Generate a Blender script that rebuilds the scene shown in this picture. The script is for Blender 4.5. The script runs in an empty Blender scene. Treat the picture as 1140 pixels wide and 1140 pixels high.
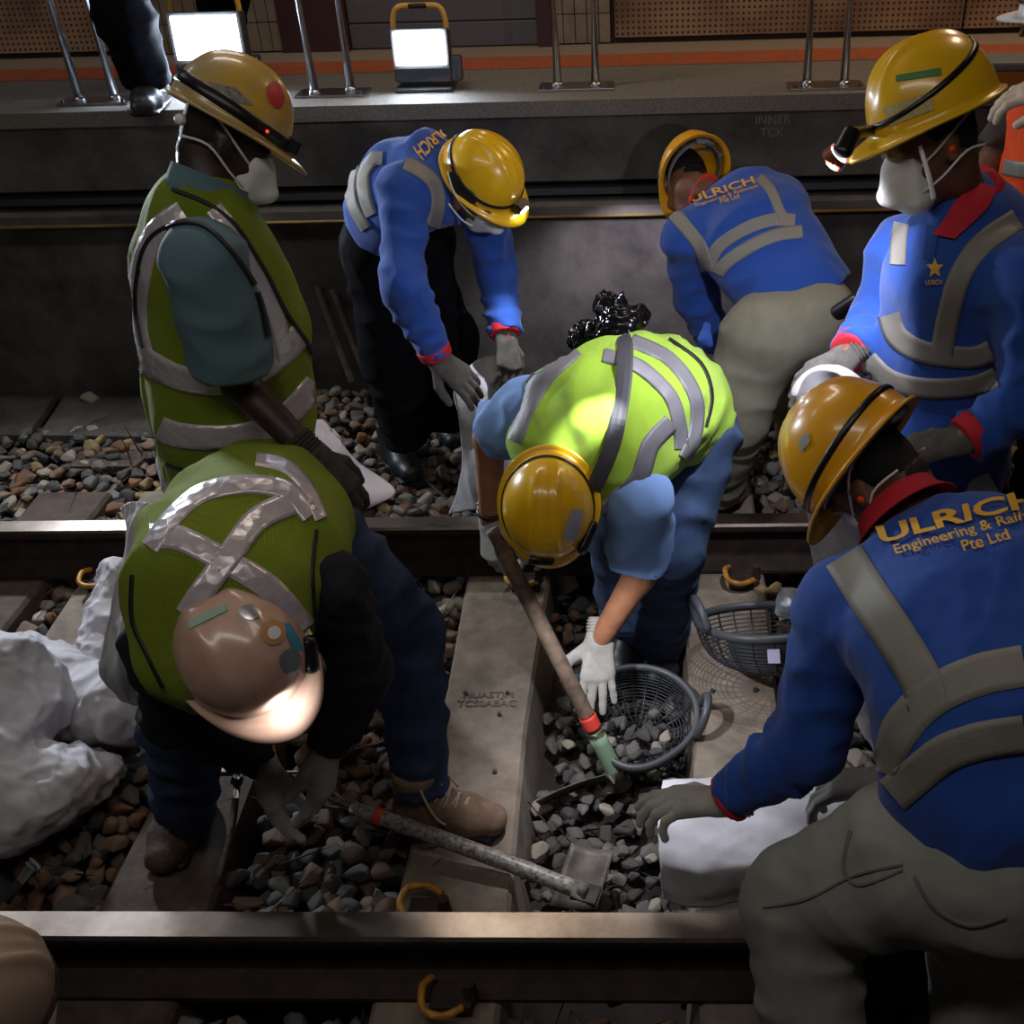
import bpy, bmesh, math, random
import numpy as np
from mathutils import Vector, Matrix
from mathutils.bvhtree import BVHTree
PI = math.pi
random.seed(7)
SC = bpy.context.scene
COL = SC.collection
V = Vector

# ---------------------------------------------------------------- camera
CF, CCX, PITCH, YAW, ROLL = 1203.5459, 682.424, 0.5886, -0.0423, -0.0342
CPOS = V((0.4702, -1.3957, 2.139))
_F = V((math.sin(YAW)*math.cos(PITCH), math.cos(YAW)*math.cos(PITCH), -math.sin(PITCH)))
_R = V((math.cos(YAW), -math.sin(YAW), 0))
_U = _R.cross(_F)
_c, _s = math.cos(ROLL), math.sin(ROLL)
_R, _U = _c*_R+_s*_U, -_s*_R+_c*_U
cam = bpy.data.cameras.new('camera')
co = bpy.data.objects.new('camera', cam); COL.objects.link(co)
m = Matrix((_R, _U, -_F)).transposed().to_4x4(); m.translation = CPOS
co.matrix_world = m
cam.sensor_width = 36; cam.lens = 36*CF/1140
cam.shift_x = -(CCX-570)/1140
cam.clip_start = .02
SC.camera = co

def rdir(u, v): return _F+(u-CCX)/CF*_R-(v-570)/CF*_U
def P(u, v, Y=None, z=None, D=None):
    d = rdir(u, v)
    if Y is not None: t = (Y-CPOS.y)/d.y
    elif z is not None: t = (z-CPOS.z)/d.z
    else: t = D
    return CPOS+d*t
def J(u, v, par, L, sgn=-1):
    """point on the sight line of (u,v) at bone length L from par; sgn -1 nearer, +1 farther"""
    d = rdir(u, v).normalized(); w = CPOS-par
    b = w.dot(d); c = w.dot(w)-L*L; q = b*b-c
    if q < 0:
        p = CPOS-d*b
        return p
    return CPOS+d*(-b+sgn*math.sqrt(q))
def pix(p):
    d = V(p)-CPOS; z = d.dot(_F)
    return CCX+CF*d.dot(_R)/z, 570-CF*d.dot(_U)/z, z

# ---------------------------------------------------------------- materials
def srgb(c):
    if isinstance(c, str): c = [int(c[i:i+2], 16)/255 for i in (0, 2, 4)]
    return tuple((x/12.92 if x <= .04045 else ((x+.055)/1.055)**2.4) for x in c)
MATS = {}
def mat(name, col, rough=.7, metal=0, noise=None, col2=None, bump=0, bscale=200, emit=0, coat=0, sheen=0, kind='noise', trans=0, alpha=1, spec=.5, det=6):
    if name in MATS: return MATS[name]
    m = bpy.data.materials.new(name); m.use_nodes = True; MATS[name] = m
    nt = m.node_tree; b = nt.nodes['Principled BSDF']
    c = srgb(col)
    b.inputs['Base Color'].default_value = (*c, 1)
    b.inputs['Roughness'].default_value = rough; b.inputs['Metallic'].default_value = metal
    b.inputs['Specular IOR Level'].default_value = spec
    if coat: b.inputs['Coat Weight'].default_value = coat; b.inputs['Coat Roughness'].default_value = .12
    if sheen: b.inputs['Sheen Weight'].default_value = sheen
    if trans: b.inputs['Transmission Weight'].default_value = trans
    if emit: b.inputs['Emission Color'].default_value = (*c, 1); b.inputs['Emission Strength'].default_value = emit
    tc = nt.nodes.new('ShaderNodeTexCoord')
    if noise:
        n = nt.nodes.new('ShaderNodeTexNoise'); n.inputs['Scale'].default_value = noise; n.inputs['Detail'].default_value = det
        n.inputs['Roughness'].default_value = .65
        nt.links.new(tc.outputs['Object'], n.inputs['Vector'])
        r = nt.nodes.new('ShaderNodeValToRGB'); r.color_ramp.elements[0].position = .35; r.color_ramp.elements[1].position = .68
        r.color_ramp.elements[0].color = (*srgb(col2), 1); r.color_ramp.elements[1].color = (*c, 1)
        nt.links.new(n.outputs[0], r.inputs[0]); nt.links.new(r.outputs[0], b.inputs['Base Color'])
    if bump:
        if kind == 'noise':
            n2 = nt.nodes.new('ShaderNodeTexNoise'); n2.inputs['Scale'].default_value = bscale; n2.inputs['Detail'].default_value = 4
            out = n2.outputs[0]; nt.links.new(tc.outputs['Object'], n2.inputs['Vector'])
        elif kind == 'voronoi':
            n2 = nt.nodes.new('ShaderNodeTexVoronoi'); n2.inputs['Scale'].default_value = bscale
            out = n2.outputs[0]; nt.links.new(tc.outputs['Object'], n2.inputs['Vector'])
        elif kind == 'weave':
            a = nt.nodes.new('ShaderNodeTexWave'); a.inputs['Scale'].default_value = bscale; a.bands_direction = 'X'
            a2 = nt.nodes.new('ShaderNodeTexWave'); a2.inputs['Scale'].default_value = bscale; a2.bands_direction = 'Z'
            ad = nt.nodes.new('ShaderNodeMath'); ad.operation = 'ADD'
            for w in (a, a2): nt.links.new(tc.outputs['Object'], w.inputs['Vector'])
            nt.links.new(a.outputs[1], ad.inputs[0]); nt.links.new(a2.outputs[1], ad.inputs[1]); out = ad.outputs[0]
        bp = nt.nodes.new('ShaderNodeBump'); bp.inputs['Strength'].default_value = bump; bp.inputs['Distance'].default_value = .004
        nt.links.new(out, bp.inputs['Height']); nt.links.new(bp.outputs[0], b.inputs['Normal'])
    return m

M_conc = mat('sleeper_concrete', '8f8374', .9, noise=9, col2='6a5f54', bump=.5, bscale=130)
M_plank = mat('brown_board', '5a4a3e', .85, noise=14, col2='3b2f28', bump=.5, bscale=80)
M_wallc = mat('stained_concrete', '67625c', .9, noise=3.2, col2='393532', bump=.4, bscale=60)
M_dirt = mat('dark_ground', '3a332d', .95, noise=8, col2='211c19', bump=.8, bscale=60)
M_nose = mat('granite_nosing', '8b857c', .75, noise=160, col2='5b564f', bump=.2, bscale=200)
M_floor = mat('platform_granite', 'a08f7c', .7, noise=220, col2='7d6c5c')
M_tile = mat('orange_tile', 'b5603a', .6, noise=40, col2='9c4f30')
M_steel = mat('stainless_steel', 'b4b4b8', .28, 1)
M_rail = mat('polished_rail_head', 'c9bcb0', .32, 1, noise=4, col2='8f8074')
M_rust = mat('rusty_rail_web', '3e2f28', .8, .2, noise=20, col2='241b17', bump=.5, bscale=80)
M_black = mat('black_rubber', '17171a', .55)
M_blackp = mat('black_plastic', '101012', .35)
M_dk = mat('dark_grey', '3a3b40', .5)
M_grey = mat('grey_plastic', '6d7073', .5)
M_yel = mat('yellow_helmet', 'e8b418', .3, coat=.5)
M_yelo = mat('amber_helmet', 'e5a015', .32, coat=.5)
M_helw = mat('cream_helmet', 'd0b09d', .3, coat=.4, noise=10, col2='bd9783')
M_scuff = mat('scuffed_yellow_helmet', 'd2a325', .35, coat=.4, noise=7, col2='9d9070')
M_yelclip = mat('yellow_clip', 'c98f1f', .5, noise=40, col2='8a5a18')
M_white = mat('white_plastic', 'dcdcdc', .5)
M_blue = mat('blue_shirt', '1b489e', .85, sheen=.15, bump=.25, bscale=600)
M_lblue = mat('light_blue_shirt', '7da1da', .85, bump=.2, bscale=500)
M_navy = mat('navy_sleeve', '0c0f1c', .9)
M_green = mat('teal_grey_shirt', '55707a', .85, bump=.2, bscale=500)
M_lime = mat('lime_vest', 'a6d038', .8, bump=.5, bscale=420, kind='weave', sheen=.1)
M_olive = mat('yellow_green_vest', '93a81e', .8, bump=.8, bscale=150, kind='weave')
M_tape = mat('reflective_tape', '9b9893', .45, .15, bump=.15, bscale=300)
M_tapeg = mat('glossy_reflective_tape', 'c4bcc0', .28, .25, bump=.6, bscale=45, kind='voronoi')
M_red = mat('red_cuff', 'c01d2e', .8)
M_orange = mat('orange_vest', 'ff5212', .75, bump=.2, bscale=400)
M_jean = mat('blue_denim', '37486b', .9, noise=9, col2='1f2c48', bump=.4, bscale=500)
M_jeanl = mat('faded_denim', '3d5478', .9, noise=8, col2='283a57', bump=.4, bscale=500)
M_khaki = mat('khaki_cloth', '8d8a78', .9, noise=5, col2='75725f', bump=.2, bscale=400)
M_kgrey = mat('grey_cargo_cloth', '93938c', .9, noise=5, col2='787872', bump=.2, bscale=400)
M_btr = mat('black_trousers', '0b0c10', .95, spec=.1)
M_skin = mat('brown_skin', '7c5039', .55, noise=30, col2='6d4430')
M_skinl = mat('tan_skin', 'a87352', .55, noise=30, col2='96654a')
M_skind = mat('dark_skin', '38241c', .5, noise=30, col2='2b1b15')
M_glove = mat('grey_knit_glove', '8c8882', .95, noise=25, col2='6b6762', bump=.8, bscale=260, kind='weave')
M_glovew = mat('white_knit_glove', 'cfccc6', .95, noise=20, col2='b2afa8', bump=.6, bscale=260, kind='weave')
M_mask = mat('white_mask', 'dcdad6', .9, bump=.15, bscale=500)
M_hair = mat('black_hair', '0d0a09', .7, bump=.8, bscale=300)
M_boot = mat('worn_leather', '5d4a3c', .75, noise=25, col2='3b2c23', bump=.4, bscale=90)
M_bootb = mat('black_leather', '1f2022', .45)
M_bag = mat('white_woven_sack', 'd6d4db', .6, bump=.35, bscale=260, kind='weave', noise=7, col2='b5b2b8')
M_gold = mat('gold_print', 'd9a32b', .6)
M_lamp = mat('floodlight_panel', 'e6f0ff', .3, emit=30)
M_led = mat('headlamp_led', 'eaf2ff', .3, emit=60)
M_tool = mat('worn_tool_paint', '8d867a', .5, .4, noise=30, col2='4e4740')
M_wood = mat('weathered_tool_handle', '7d6a5a', .7, noise=30, col2='55463b')
M_blade = mat('worn_steel_blade', '6f6961', .6, .35, noise=18, col2='4a443e')
M_rtape = mat('red_marking_tape', 'd8453c', .5)
M_gtape = mat('green_marking_tape', '7f9c80', .5)

# ---------------------------------------------------------------- mesh helpers
def link(name, me, mats, parent=None, smooth=True):
    o = bpy.data.objects.new(name, me); COL.objects.link(o)
    for m_ in (mats if isinstance(mats, (list, tuple)) else [mats]): me.materials.append(m_)
    if smooth:
        me.polygons.foreach_set('use_smooth', [True]*len(me.polygons))
    if parent is not None: o.parent = parent
    return o
def raw(name, vs, fs, mats, parent=None, smooth=True, mi=None):
    me = bpy.data.meshes.new(name)
    me.from_pydata([tuple(v) for v in vs], [], [tuple(int(i) for i in f) for f in fs]); 
    if mi is not None:
        for p_, i in zip(me.polygons, mi): p_.material_index = i
    me.validate(); me.update()
    return link(name, me, mats, parent, smooth)
def tag(o, label=None, cat=None, group=None, kind=None):
    if label: o['label'] = label
    if cat: o['category'] = cat
    if group: o['group'] = group
    if kind: o['kind'] = kind
    return o
def rebase(root, base):
    """put the thing's origin at its base: shift every mesh once"""
    base = V(base); done = set()
    for o in [root]+list(root.children_recursive):
        if o.type == 'MESH' and o.data.name not in done:
            done.add(o.data.name); o.data.transform(Matrix.Translation(-base))
    root.location = base
def bmobj(name, bm, m_, parent=None, smooth=False, bevel=0):
    if bevel:
        bmesh.ops.bevel(bm, geom=[e for e in bm.edges], offset=bevel, segments=2, affect='EDGES', profile=.6)
    bmesh.ops.recalc_face_normals(bm, faces=bm.faces)
    me = bpy.data.meshes.new(name); bm.to_mesh(me); bm.free()
    return link(name, me, m_, parent, smooth)
def bx(bm, lo, hi, M=None):
    vs = [bm.verts.new((x, y, z)) for x in (lo[0], hi[0]) for y in (lo[1], hi[1]) for z in (lo[2], hi[2])]
    for f in ((0,1,3,2),(4,6,7,5),(0,4,5,1),(2,3,7,6),(0,2,6,4),(1,5,7,3)): bm.faces.new([vs[i] for i in f])
    if M is not None: bmesh.ops.transform(bm, matrix=M, verts=vs)
    return vs
def box(name, lo, hi, m_, parent=None, bevel=0, M=None):
    bm = bmesh.new(); bx(bm, lo, hi, M); return bmobj(name, bm, m_, parent, False, bevel)
def frame_at(d):
    d = d.normalized(); a = V((0, 0, 1)) if abs(d.z) < .9 else V((1, 0, 0))
    u = d.cross(a).normalized(); return u, u.cross(d).normalized()
def sweep(pts, rs, n=12, cap=True, closed=False, flat=None, vs=None, fs=None):
    """tube along pts; flat=(w,h,up) gives an elliptical section"""
    vs = [] if vs is None else vs; fs = [] if fs is None else fs
    b0 = len(vs); pts = [V(p) for p in pts]; N = len(pts)
    if not isinstance(rs, (list, tuple)): rs = [rs]*N
    pu = None
    for i, p in enumerate(pts):
        if closed: d = pts[(i+1) % N]-pts[i-1]
        else: d = pts[min(i+1, N-1)]-pts[max(i-1, 0)]
        d.normalize()
        if flat: w_ = d.cross(V(flat[2])).normalized(); u_ = w_.cross(d)
        elif pu is None: u_, w_ = frame_at(d)
        else: u_ = (pu-d*pu.dot(d)).normalized(); w_ = d.cross(u_)
        pu = u_
        for k in range(n):
            a = 2*PI*k/n
            if flat: vs.append(p+w_*math.cos(a)*flat[0]*rs[i]+u_*math.sin(a)*flat[1]*rs[i])
            else: vs.append(p+(u_*math.cos(a)+w_*math.sin(a))*rs[i])
    for i in range(N if closed else N-1):
        j = (i+1) % N
        for k in range(n):
            fs.append((b0+i*n+k, b0+i*n+(k+1) % n, b0+j*n+(k+1) % n, b0+j*n+k))
    if cap and not closed:
        fs.append(tuple(b0+k for k in range(n))[::-1]); fs.append(tuple(b0+(N-1)*n+k for k in range(n)))
    return vs, fs
def tube(name, pts, r, m_, parent=None, n=12, **k):
    vs, fs = sweep(pts, r, n, **k); return raw(name, vs, fs, m_, parent)
def spl(pts, n=8):
    """catmull-rom through pts"""
    pts = [V(p) for p in pts]; o = []
    for i in range(len(pts)-1):
        a, b, c, d = pts[max(i-1, 0)], pts[i], pts[i+1], pts[min(i+2, len(pts)-1)]
        for j in range(n):
            t = j/n
            o.append(.5*((2*b)+(c-a)*t+(2*a-5*b+4*c-d)*t*t+(3*b-a-3*c+d)*t**3))
    o.append(pts[-1]); return o

# ---------------------------------------------------------------- implicit surfaces
_rng = np.random.RandomState(3)
_LAT = _rng.rand(32, 32, 32).astype(np.float32)
def vnoise(p):
    i = np.floor(p).astype(int); f = p-i; f = f*f*(3-2*f); i &= 31; j = (i+1) & 31
    x0, y0, z0 = i.T; x1, y1, z1 = j.T; fx, fy, fz = f.T
    a = _LAT[x0, y0, z0]*(1-fx)+_LAT[x1, y0, z0]*fx; b = _LAT[x0, y1, z0]*(1-fx)+_LAT[x1, y1, z0]*fx
    c = _LAT[x0, y0, z1]*(1-fx)+_LAT[x1, y0, z1]*fx; d = _LAT[x0, y1, z1]*(1-fx)+_LAT[x1, y1, z1]*fx
    return (a*(1-fy)+b*fy)*(1-fz)+(c*(1-fy)+d*fy)*fz
_cd = _rng.randn(6, 3); _cd /= np.linalg.norm(_cd, axis=1, keepdims=True)
def crumple(p, seed=0):
    """creased cloth: sharp ridges in several directions"""
    w = np.stack([vnoise(p*.45+seed+17*i) for i in range(3)], 1)*3.0; o = 0
    for i in range(6):
        o = o+(1-np.abs(np.sin((p+w)@_cd[(i+seed) % 6]*(1.3+.35*i)+i*1.7+seed)))**1.5/(1+.35*i)
    return o/2.2-.5
class Vol:
    def __init__(s, h=.01): s.h = h; s.pr = []; s.wr = []
    def T(s, a, b, ra, rb=None, lat=(1, 0, 0), k=.02, op='+', fa=False, fb=False, fold=None):
        ra = ra if isinstance(ra, (tuple, list)) else (ra, ra)
        rb = ra if rb is None else (rb if isinstance(rb, (tuple, list)) else (rb, rb))
        s.pr.append((V(a), V(b), ra, rb, V(lat), k, op, fa, fb, fold)); return s
    def chain(s, pts, rs, lat=(1, 0, 0), k=.02, fa=False, fb=False, op='+'):
        for i in range(len(pts)-1):
            l = lat[i] if isinstance(lat, list) else lat
            s.T(pts[i], pts[i+1], rs[i], rs[i+1], l, k, op, fa and i == 0, fb and i == len(pts)-2)
        return s
    def ball(s, c, r, k=.02, op='+'): return s.T(c, V(c)+V((0, 0, 1e-4)), r, r, k=k, op=op)
    def plane(s, p, n, k=.004): s.pr.append(('plane', V(p), V(n).normalized(), k)); return s
    def wrk(s, amp, sc, stretch=(1, 1, 1), seed=0, inside=None): s.wr.append((amp, sc, stretch, seed)); return s
    def build(s):
        h = s.h; P_ = [q for q in s.pr if q[0] != 'plane' and q[6] == '+']
        lo = np.min([[min(q[0][i], q[1][i])-max(*q[2], *q[3]) for i in range(3)] for q in P_], 0)-4*h-.01
        hi = np.max([[max(q[0][i], q[1][i])+max(*q[2], *q[3]) for i in range(3)] for q in P_], 0)+4*h+.01
        n = np.ceil((hi-lo)/h).astype(int)+1
        ax = [lo[i]+h*np.arange(n[i]) for i in range(3)]
        F = np.full(n, .2, np.float32)
        for q in s.pr:
            if q[0] == 'plane':
                _, p, nn, k = q
                d = ((ax[0]-p.x)*nn.x)[:, None, None]+((ax[1]-p.y)*nn.y)[None, :, None]+((ax[2]-p.z)*nn.z)[None, None, :]
                F = np.maximum(F, d.astype(np.float32)); continue
            a, b, ra, rb, lat, k, op, fa, fb, fold = q
            R_ = max(*ra, *rb)+max(.05, 2*k)
            sl = []
            for i in range(3):
                i0 = max(0, int((min(a[i], b[i])-R_-lo[i])/h)); i1 = min(n[i], int((max(a[i], b[i])+R_-lo[i])/h)+2)
                sl.append(slice(i0, i1))
            X = (ax[0][sl[0]]-a.x)[:, None, None]; Y = (ax[1][sl[1]]-a.y)[None, :, None]; Z = (ax[2][sl[2]]-a.z)[None, None, :]
            d = b-a; L = max(d.length, 1e-5); e = d/L
            la = lat-e*lat.dot(e)
            if la.length < 1e-3: la = V((0, 1, 0))-e*e.y
            la.normalize(); fr = e.cross(la)
            t = X*e.x+Y*e.y+Z*e.z; tc = np.clip(t/L, 0, 1)
            u = X*la.x+Y*la.y+Z*la.z; v = X*fr.x+Y*fr.y+Z*fr.z
            w = ra[0]+(rb[0]-ra[0])*tc; g = ra[1]+(rb[1]-ra[1])*tc
            mn = np.minimum(w, g); ex = t-tc*L
            if fa: ex = np.where(t < 0, 0, ex)
            if fb: ex = np.where(t > L, 0, ex)
            q2 = np.sqrt((u/w)**2+(v/g)**2+(ex/mn)**2)
            # gradient-corrected distance for elliptical sections
            gr = np.sqrt((u/w**2)**2+(v/g**2)**2+(ex/mn**2)**2)+1e-6
            dd = (q2-1)*np.where(q2 > .3, q2/gr, mn)
            if fold:
                th = np.arctan2(v/g, u/w); ph = fold[2]
                ar = 2*np.pi*t*fold[1]+1.6*np.sin(th+ph)+1.0*np.sin(2*th+2.1*ph)+.6*np.sin(3*th+t*20)
                dd = dd-fold[0]*((1-np.abs(np.sin(ar/2)))*1.3-.45)*(.65+.5*np.sin(th*2+ph*3+t*23))
            if fa: dd = np.maximum(dd, -t)
            if fb: dd = np.maximum(dd, t-L)
            S = F[tuple(sl)]
            if op == '+':
                hh = np.clip(.5+.5*(S-dd)/k, 0, 1)
                F[tuple(sl)] = S*(1-hh)+dd*hh-k*hh*(1-hh)
            else:
                F[tuple(sl)] = np.maximum(S, -dd)
        if s.wr:
            idx = np.argwhere(np.abs(F) < .05)
            pts = idx*h+lo; acc = 0
            for amp, sc, st, seed in s.wr:
                if len(st) == 2:   # (direction, ratio): folds run along the direction
                    dv = np.array(V(st[0]).normalized()); al = pts@dv; q_ = pts+np.outer(al*(st[1]-1), dv)
                else: q_ = pts*np.array(st)
                q_ = q_*sc+seed*7.31
                if seed >= 100: acc = acc+amp*crumple(q_, seed-100); continue
                wv = vnoise(q_*.5+11)*1.5
                nz = vnoise(q_+wv[:, None])
                rg = 1-np.abs(2*nz-1)*2.2; acc = acc+amp*s.__dict__.get('gain', 1)*rg
            F[tuple(idx.T)] -= acc
        # surface nets
        I = F < 0
        c = np.zeros(np.array(F.shape)-1, int)
        for dx in (0, 1):
            for dy in (0, 1):
                for dz in (0, 1): c += I[dx:n[0]-1+dx, dy:n[1]-1+dy, dz:n[2]-1+dz]
        cells = np.argwhere((c > 0) & (c < 8)); vid = -np.ones(c.shape, int); vid[tuple(cells.T)] = np.arange(len(cells))
        acc = np.zeros((len(cells), 3)); cnt = np.zeros(len(cells))
        corners = [(x, y, z) for x in (0, 1) for y in (0, 1) for z in (0, 1)]
        for i, p in enumerate(corners):
            for q in corners[i+1:]:
                if sum(abs(a-b) for a, b in zip(p, q)) != 1: continue
                A = F[tuple((cells+p).T)]; B = F[tuple((cells+q).T)]
                mk = (A < 0) != (B < 0); t = np.where(mk, A/(A-B+1e-12), 0)
                pt = np.array(p)+t[:, None]*(np.array(q)-np.array(p)); acc[mk] += pt[mk]; cnt[mk] += 1
        vs = (cells+acc/cnt[:, None])*h+lo
        fs = []
        for a in range(3):
            b_, c_ = (a+1) % 3, (a+2) % 3
            sA = [slice(None)]*3; sB = [slice(None)]*3; sA[a] = slice(0, -1); sB[a] = slice(1, None)
            ch = np.argwhere(I[tuple(sA)] != I[tuple(sB)])
            ch = ch[(ch[:, b_] > 0) & (ch[:, c_] > 0)]
            ch = ch[(ch[:, b_] < n[b_]-1) & (ch[:, c_] < n[c_]-1)]
            inside = I[tuple(ch.T)]
            q = []
            for ob, oc in ((0, 0), (-1, 0), (-1, -1), (0, -1)):
                e_ = ch.copy(); e_[:, b_] += ob; e_[:, c_] += oc; q.append(vid[tuple(e_.T)])
            q = np.array(q).T
            q[~inside] = q[~inside][:, ::-1]
            fs.append(q)
        fs = np.concatenate(fs); fs = fs[(fs >= 0).all(1)]
        return vs, fs
    def obj(s, name, m_, parent=None):
        vs, fs = s.build()
        me = bpy.data.meshes.new(name)
        me.vertices.add(len(vs)); me.vertices.foreach_set('co', vs.astype(np.float32).ravel())
        me.loops.add(len(fs)*4); me.loops.foreach_set('vertex_index', fs.ravel().astype(np.int32))
        me.polygons.add(len(fs)); me.polygons.foreach_set('loop_start', np.arange(0, len(fs)*4, 4, dtype=np.int32))
        me.update(calc_edges=True); me.validate()
        o = link(name, me, m_, parent); return o
def bvh(*os):
    vs = []; fs = []
    for o in os:
        b = len(vs); vs += [v.co.copy() for v in o.data.vertices]; fs += [[b+i for i in p.vertices] for p in o.data.polygons]
    return BVHTree.FromPolygons(vs, fs)
def hit(B, u, v):
    d = rdir(u, v).normalized(); r = B.ray_cast(CPOS, d); return r[0], r[1]
def ribbon(name, B, pl, w, m_, parent, off=.004, n=6, seg=5, ws=None):
    """strip of tape lying on the cloth under the pixel polyline pl, w pixels wide"""
    c = spl([V((x, y, 0)) for x, y in pl], n)
    rows = []; N = len(c)
    for i, p in enumerate(c):
        d = (c[min(i+1, N-1)]-c[max(i-1, 0)]).normalized(); nn = V((-d.y, d.x, 0))
        ww = w if ws is None else np.interp(i/(N-1), np.linspace(0, 1, len(ws)), ws)
        row = []
        for j in range(seg+1):
            q = p+nn*ww*(j/seg-.5); h_, no = hit(B, q.x, q.y)
            row.append(None if h_ is None else (h_, no))
        rows.append(row)
    # fill misses with the nearest hit of the row, break where depth jumps
    good = []
    for r in rows:
        if all(x is None for x in r): good.append(None); continue
        for j in range(seg+1):
            if r[j] is None:
                k = min((k for k in range(seg+1) if r[k] is not None), key=lambda k: abs(k-j)); r[j] = r[k]
        good.append(r)
    runs = []; vs = []; fs = []; prev = None; S_ = seg+1
    for r in good:
        if r is None:
            runs.append((vs, fs)); vs = []; fs = []; prev = None; continue
        pos_ = []
        for h_, no in r:
            if no.dot(CPOS-h_) < 0: no = -no
            pos_.append((h_+no*off, h_-no*.003))
        if prev is not None and max((pos_[j][0]-vs[prev+j]).length for j in range(S_)) > .09:
            runs.append((vs, fs)); vs = []; fs = []; prev = None
        b = len(vs); vs += [q[0] for q in pos_]+[q[1] for q in pos_]
        if prev is not None:
            for j in range(seg):
                fs.append((prev+j, prev+j+1, b+j+1, b+j)); fs.append((prev+S_+j, b+S_+j, b+S_+j+1, prev+S_+j+1))
            fs.append((prev, b, b+S_, prev+S_)); fs.append((prev+seg, prev+S_+seg, b+S_+seg, b+seg))
        prev = b
    runs.append((vs, fs)); o = None
    for vs, fs in runs:
        if len(fs) < 6*(seg+1): continue
        o = raw(name, vs, fs, m_, parent)
        bm = bmesh.new(); bm.from_mesh(o.data); bmesh.ops.recalc_face_normals(bm, faces=bm.faces); bm.to_mesh(o.data); bm.free()
    return o
def cloth_text(name, B, text, quad, m_, parent, off=.010, bold=.0, shear=0):
    """print laid on cloth; quad = pixel corners (top-left, top-right, bottom-left, bottom-right)"""
    cu = bpy.data.curves.new('t', 'FONT'); cu.body = text; cu.size = 1; cu.offset = bold; cu.resolution_u = 3
    to = bpy.data.objects.new('t', cu); COL.objects.link(to)
    bpy.context.view_layer.update()
    me = bpy.data.meshes.new_from_object(to.evaluated_get(bpy.context.evaluated_depsgraph_get()))
    bpy.data.objects.remove(to)
    bm = bmesh.new(); bm.from_mesh(me); bpy.data.meshes.remove(me)
    xs = [v.co.x for v in bm.verts]; ys = [v.co.y for v in bm.verts]
    x0, x1, y0, y1 = min(xs), max(xs), min(ys), max(ys)
    k = int((x1-x0)/.07)
    for i in range(1, k):
        bmesh.ops.bisect_plane(bm, geom=bm.verts[:]+bm.edges[:]+bm.faces[:], plane_co=(x0+(x1-x0)*i/k, 0, 0), plane_no=(1, 0, 0))
    for i in range(1, 8):
        bmesh.ops.bisect_plane(bm, geom=bm.verts[:]+bm.edges[:]+bm.faces[:], plane_co=(0, y0+(y1-y0)*i/8, 0), plane_no=(0, 1, 0))
    q = [V((*c, 0)) for c in quad]
    bad = []
    for v in bm.verts:
        s = (v.co.x-x0)/(x1-x0); t = (y1-v.co.y)/(y1-y0)
        p = (q[0]*(1-s)+q[1]*s)*(1-t)+(q[2]*(1-s)+q[3]*s)*t
        h_, no = hit(B, p.x, p.y)
        if h_ is None: bad.append(v); continue
        if no.dot(CPOS-h_) < 0: no = -no
        v.co = h_+no*off
    bmesh.ops.delete(bm, geom=bad, context='VERTS')
    me = bpy.data.meshes.new(name); bm.to_mesh(me); bm.free()
    return link(name, me, m_, parent, False)
# ---------------------------------------------------------------- the setting
def S(o): o['kind'] = 'structure'; return o
GA = 1.505; ZR = .17
S(box('ground', (-7, -2.6, -.5), (7, 2.8, -.2), M_dirt))
S(box('floor_platform', (-7, 3.23, 1.0), (7, 3.75, 1.21), M_floor))
S(box('trim_1', (-7, 3.23, 1.2), (7, 3.235, 1.2105), M_dk))
S(box('trim_2', (-7, 2.68, 1.155), (7, 3.23, 1.21), M_nose))
S(box('wall_platform', (-7, 2.70, .915), (7, 3.3, 1.155), M_wallc))
S(box('wall_back', (-7, 2.79, -.45), (7, 3.3, .915), M_wallc))
S(box('ceiling', (-7, -3.2, 3.6), (7, 4.2, 3.7), M_wallc))
S(box('wall_camera_side', (-7, -3.3, -.5), (7, -3.2, 3.7), M_wallc))
# orange tile course, one band of pavers with grout cut as separate tiles
bm = bmesh.new()
for i in range(57):
    x0 = -7+i*.245
    bx(bm, (x0+.003, 3.24, 1.205), (x0+.242, 3.47, 1.2125))
S(bmobj('trim_3', bm, M_tile))
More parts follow.
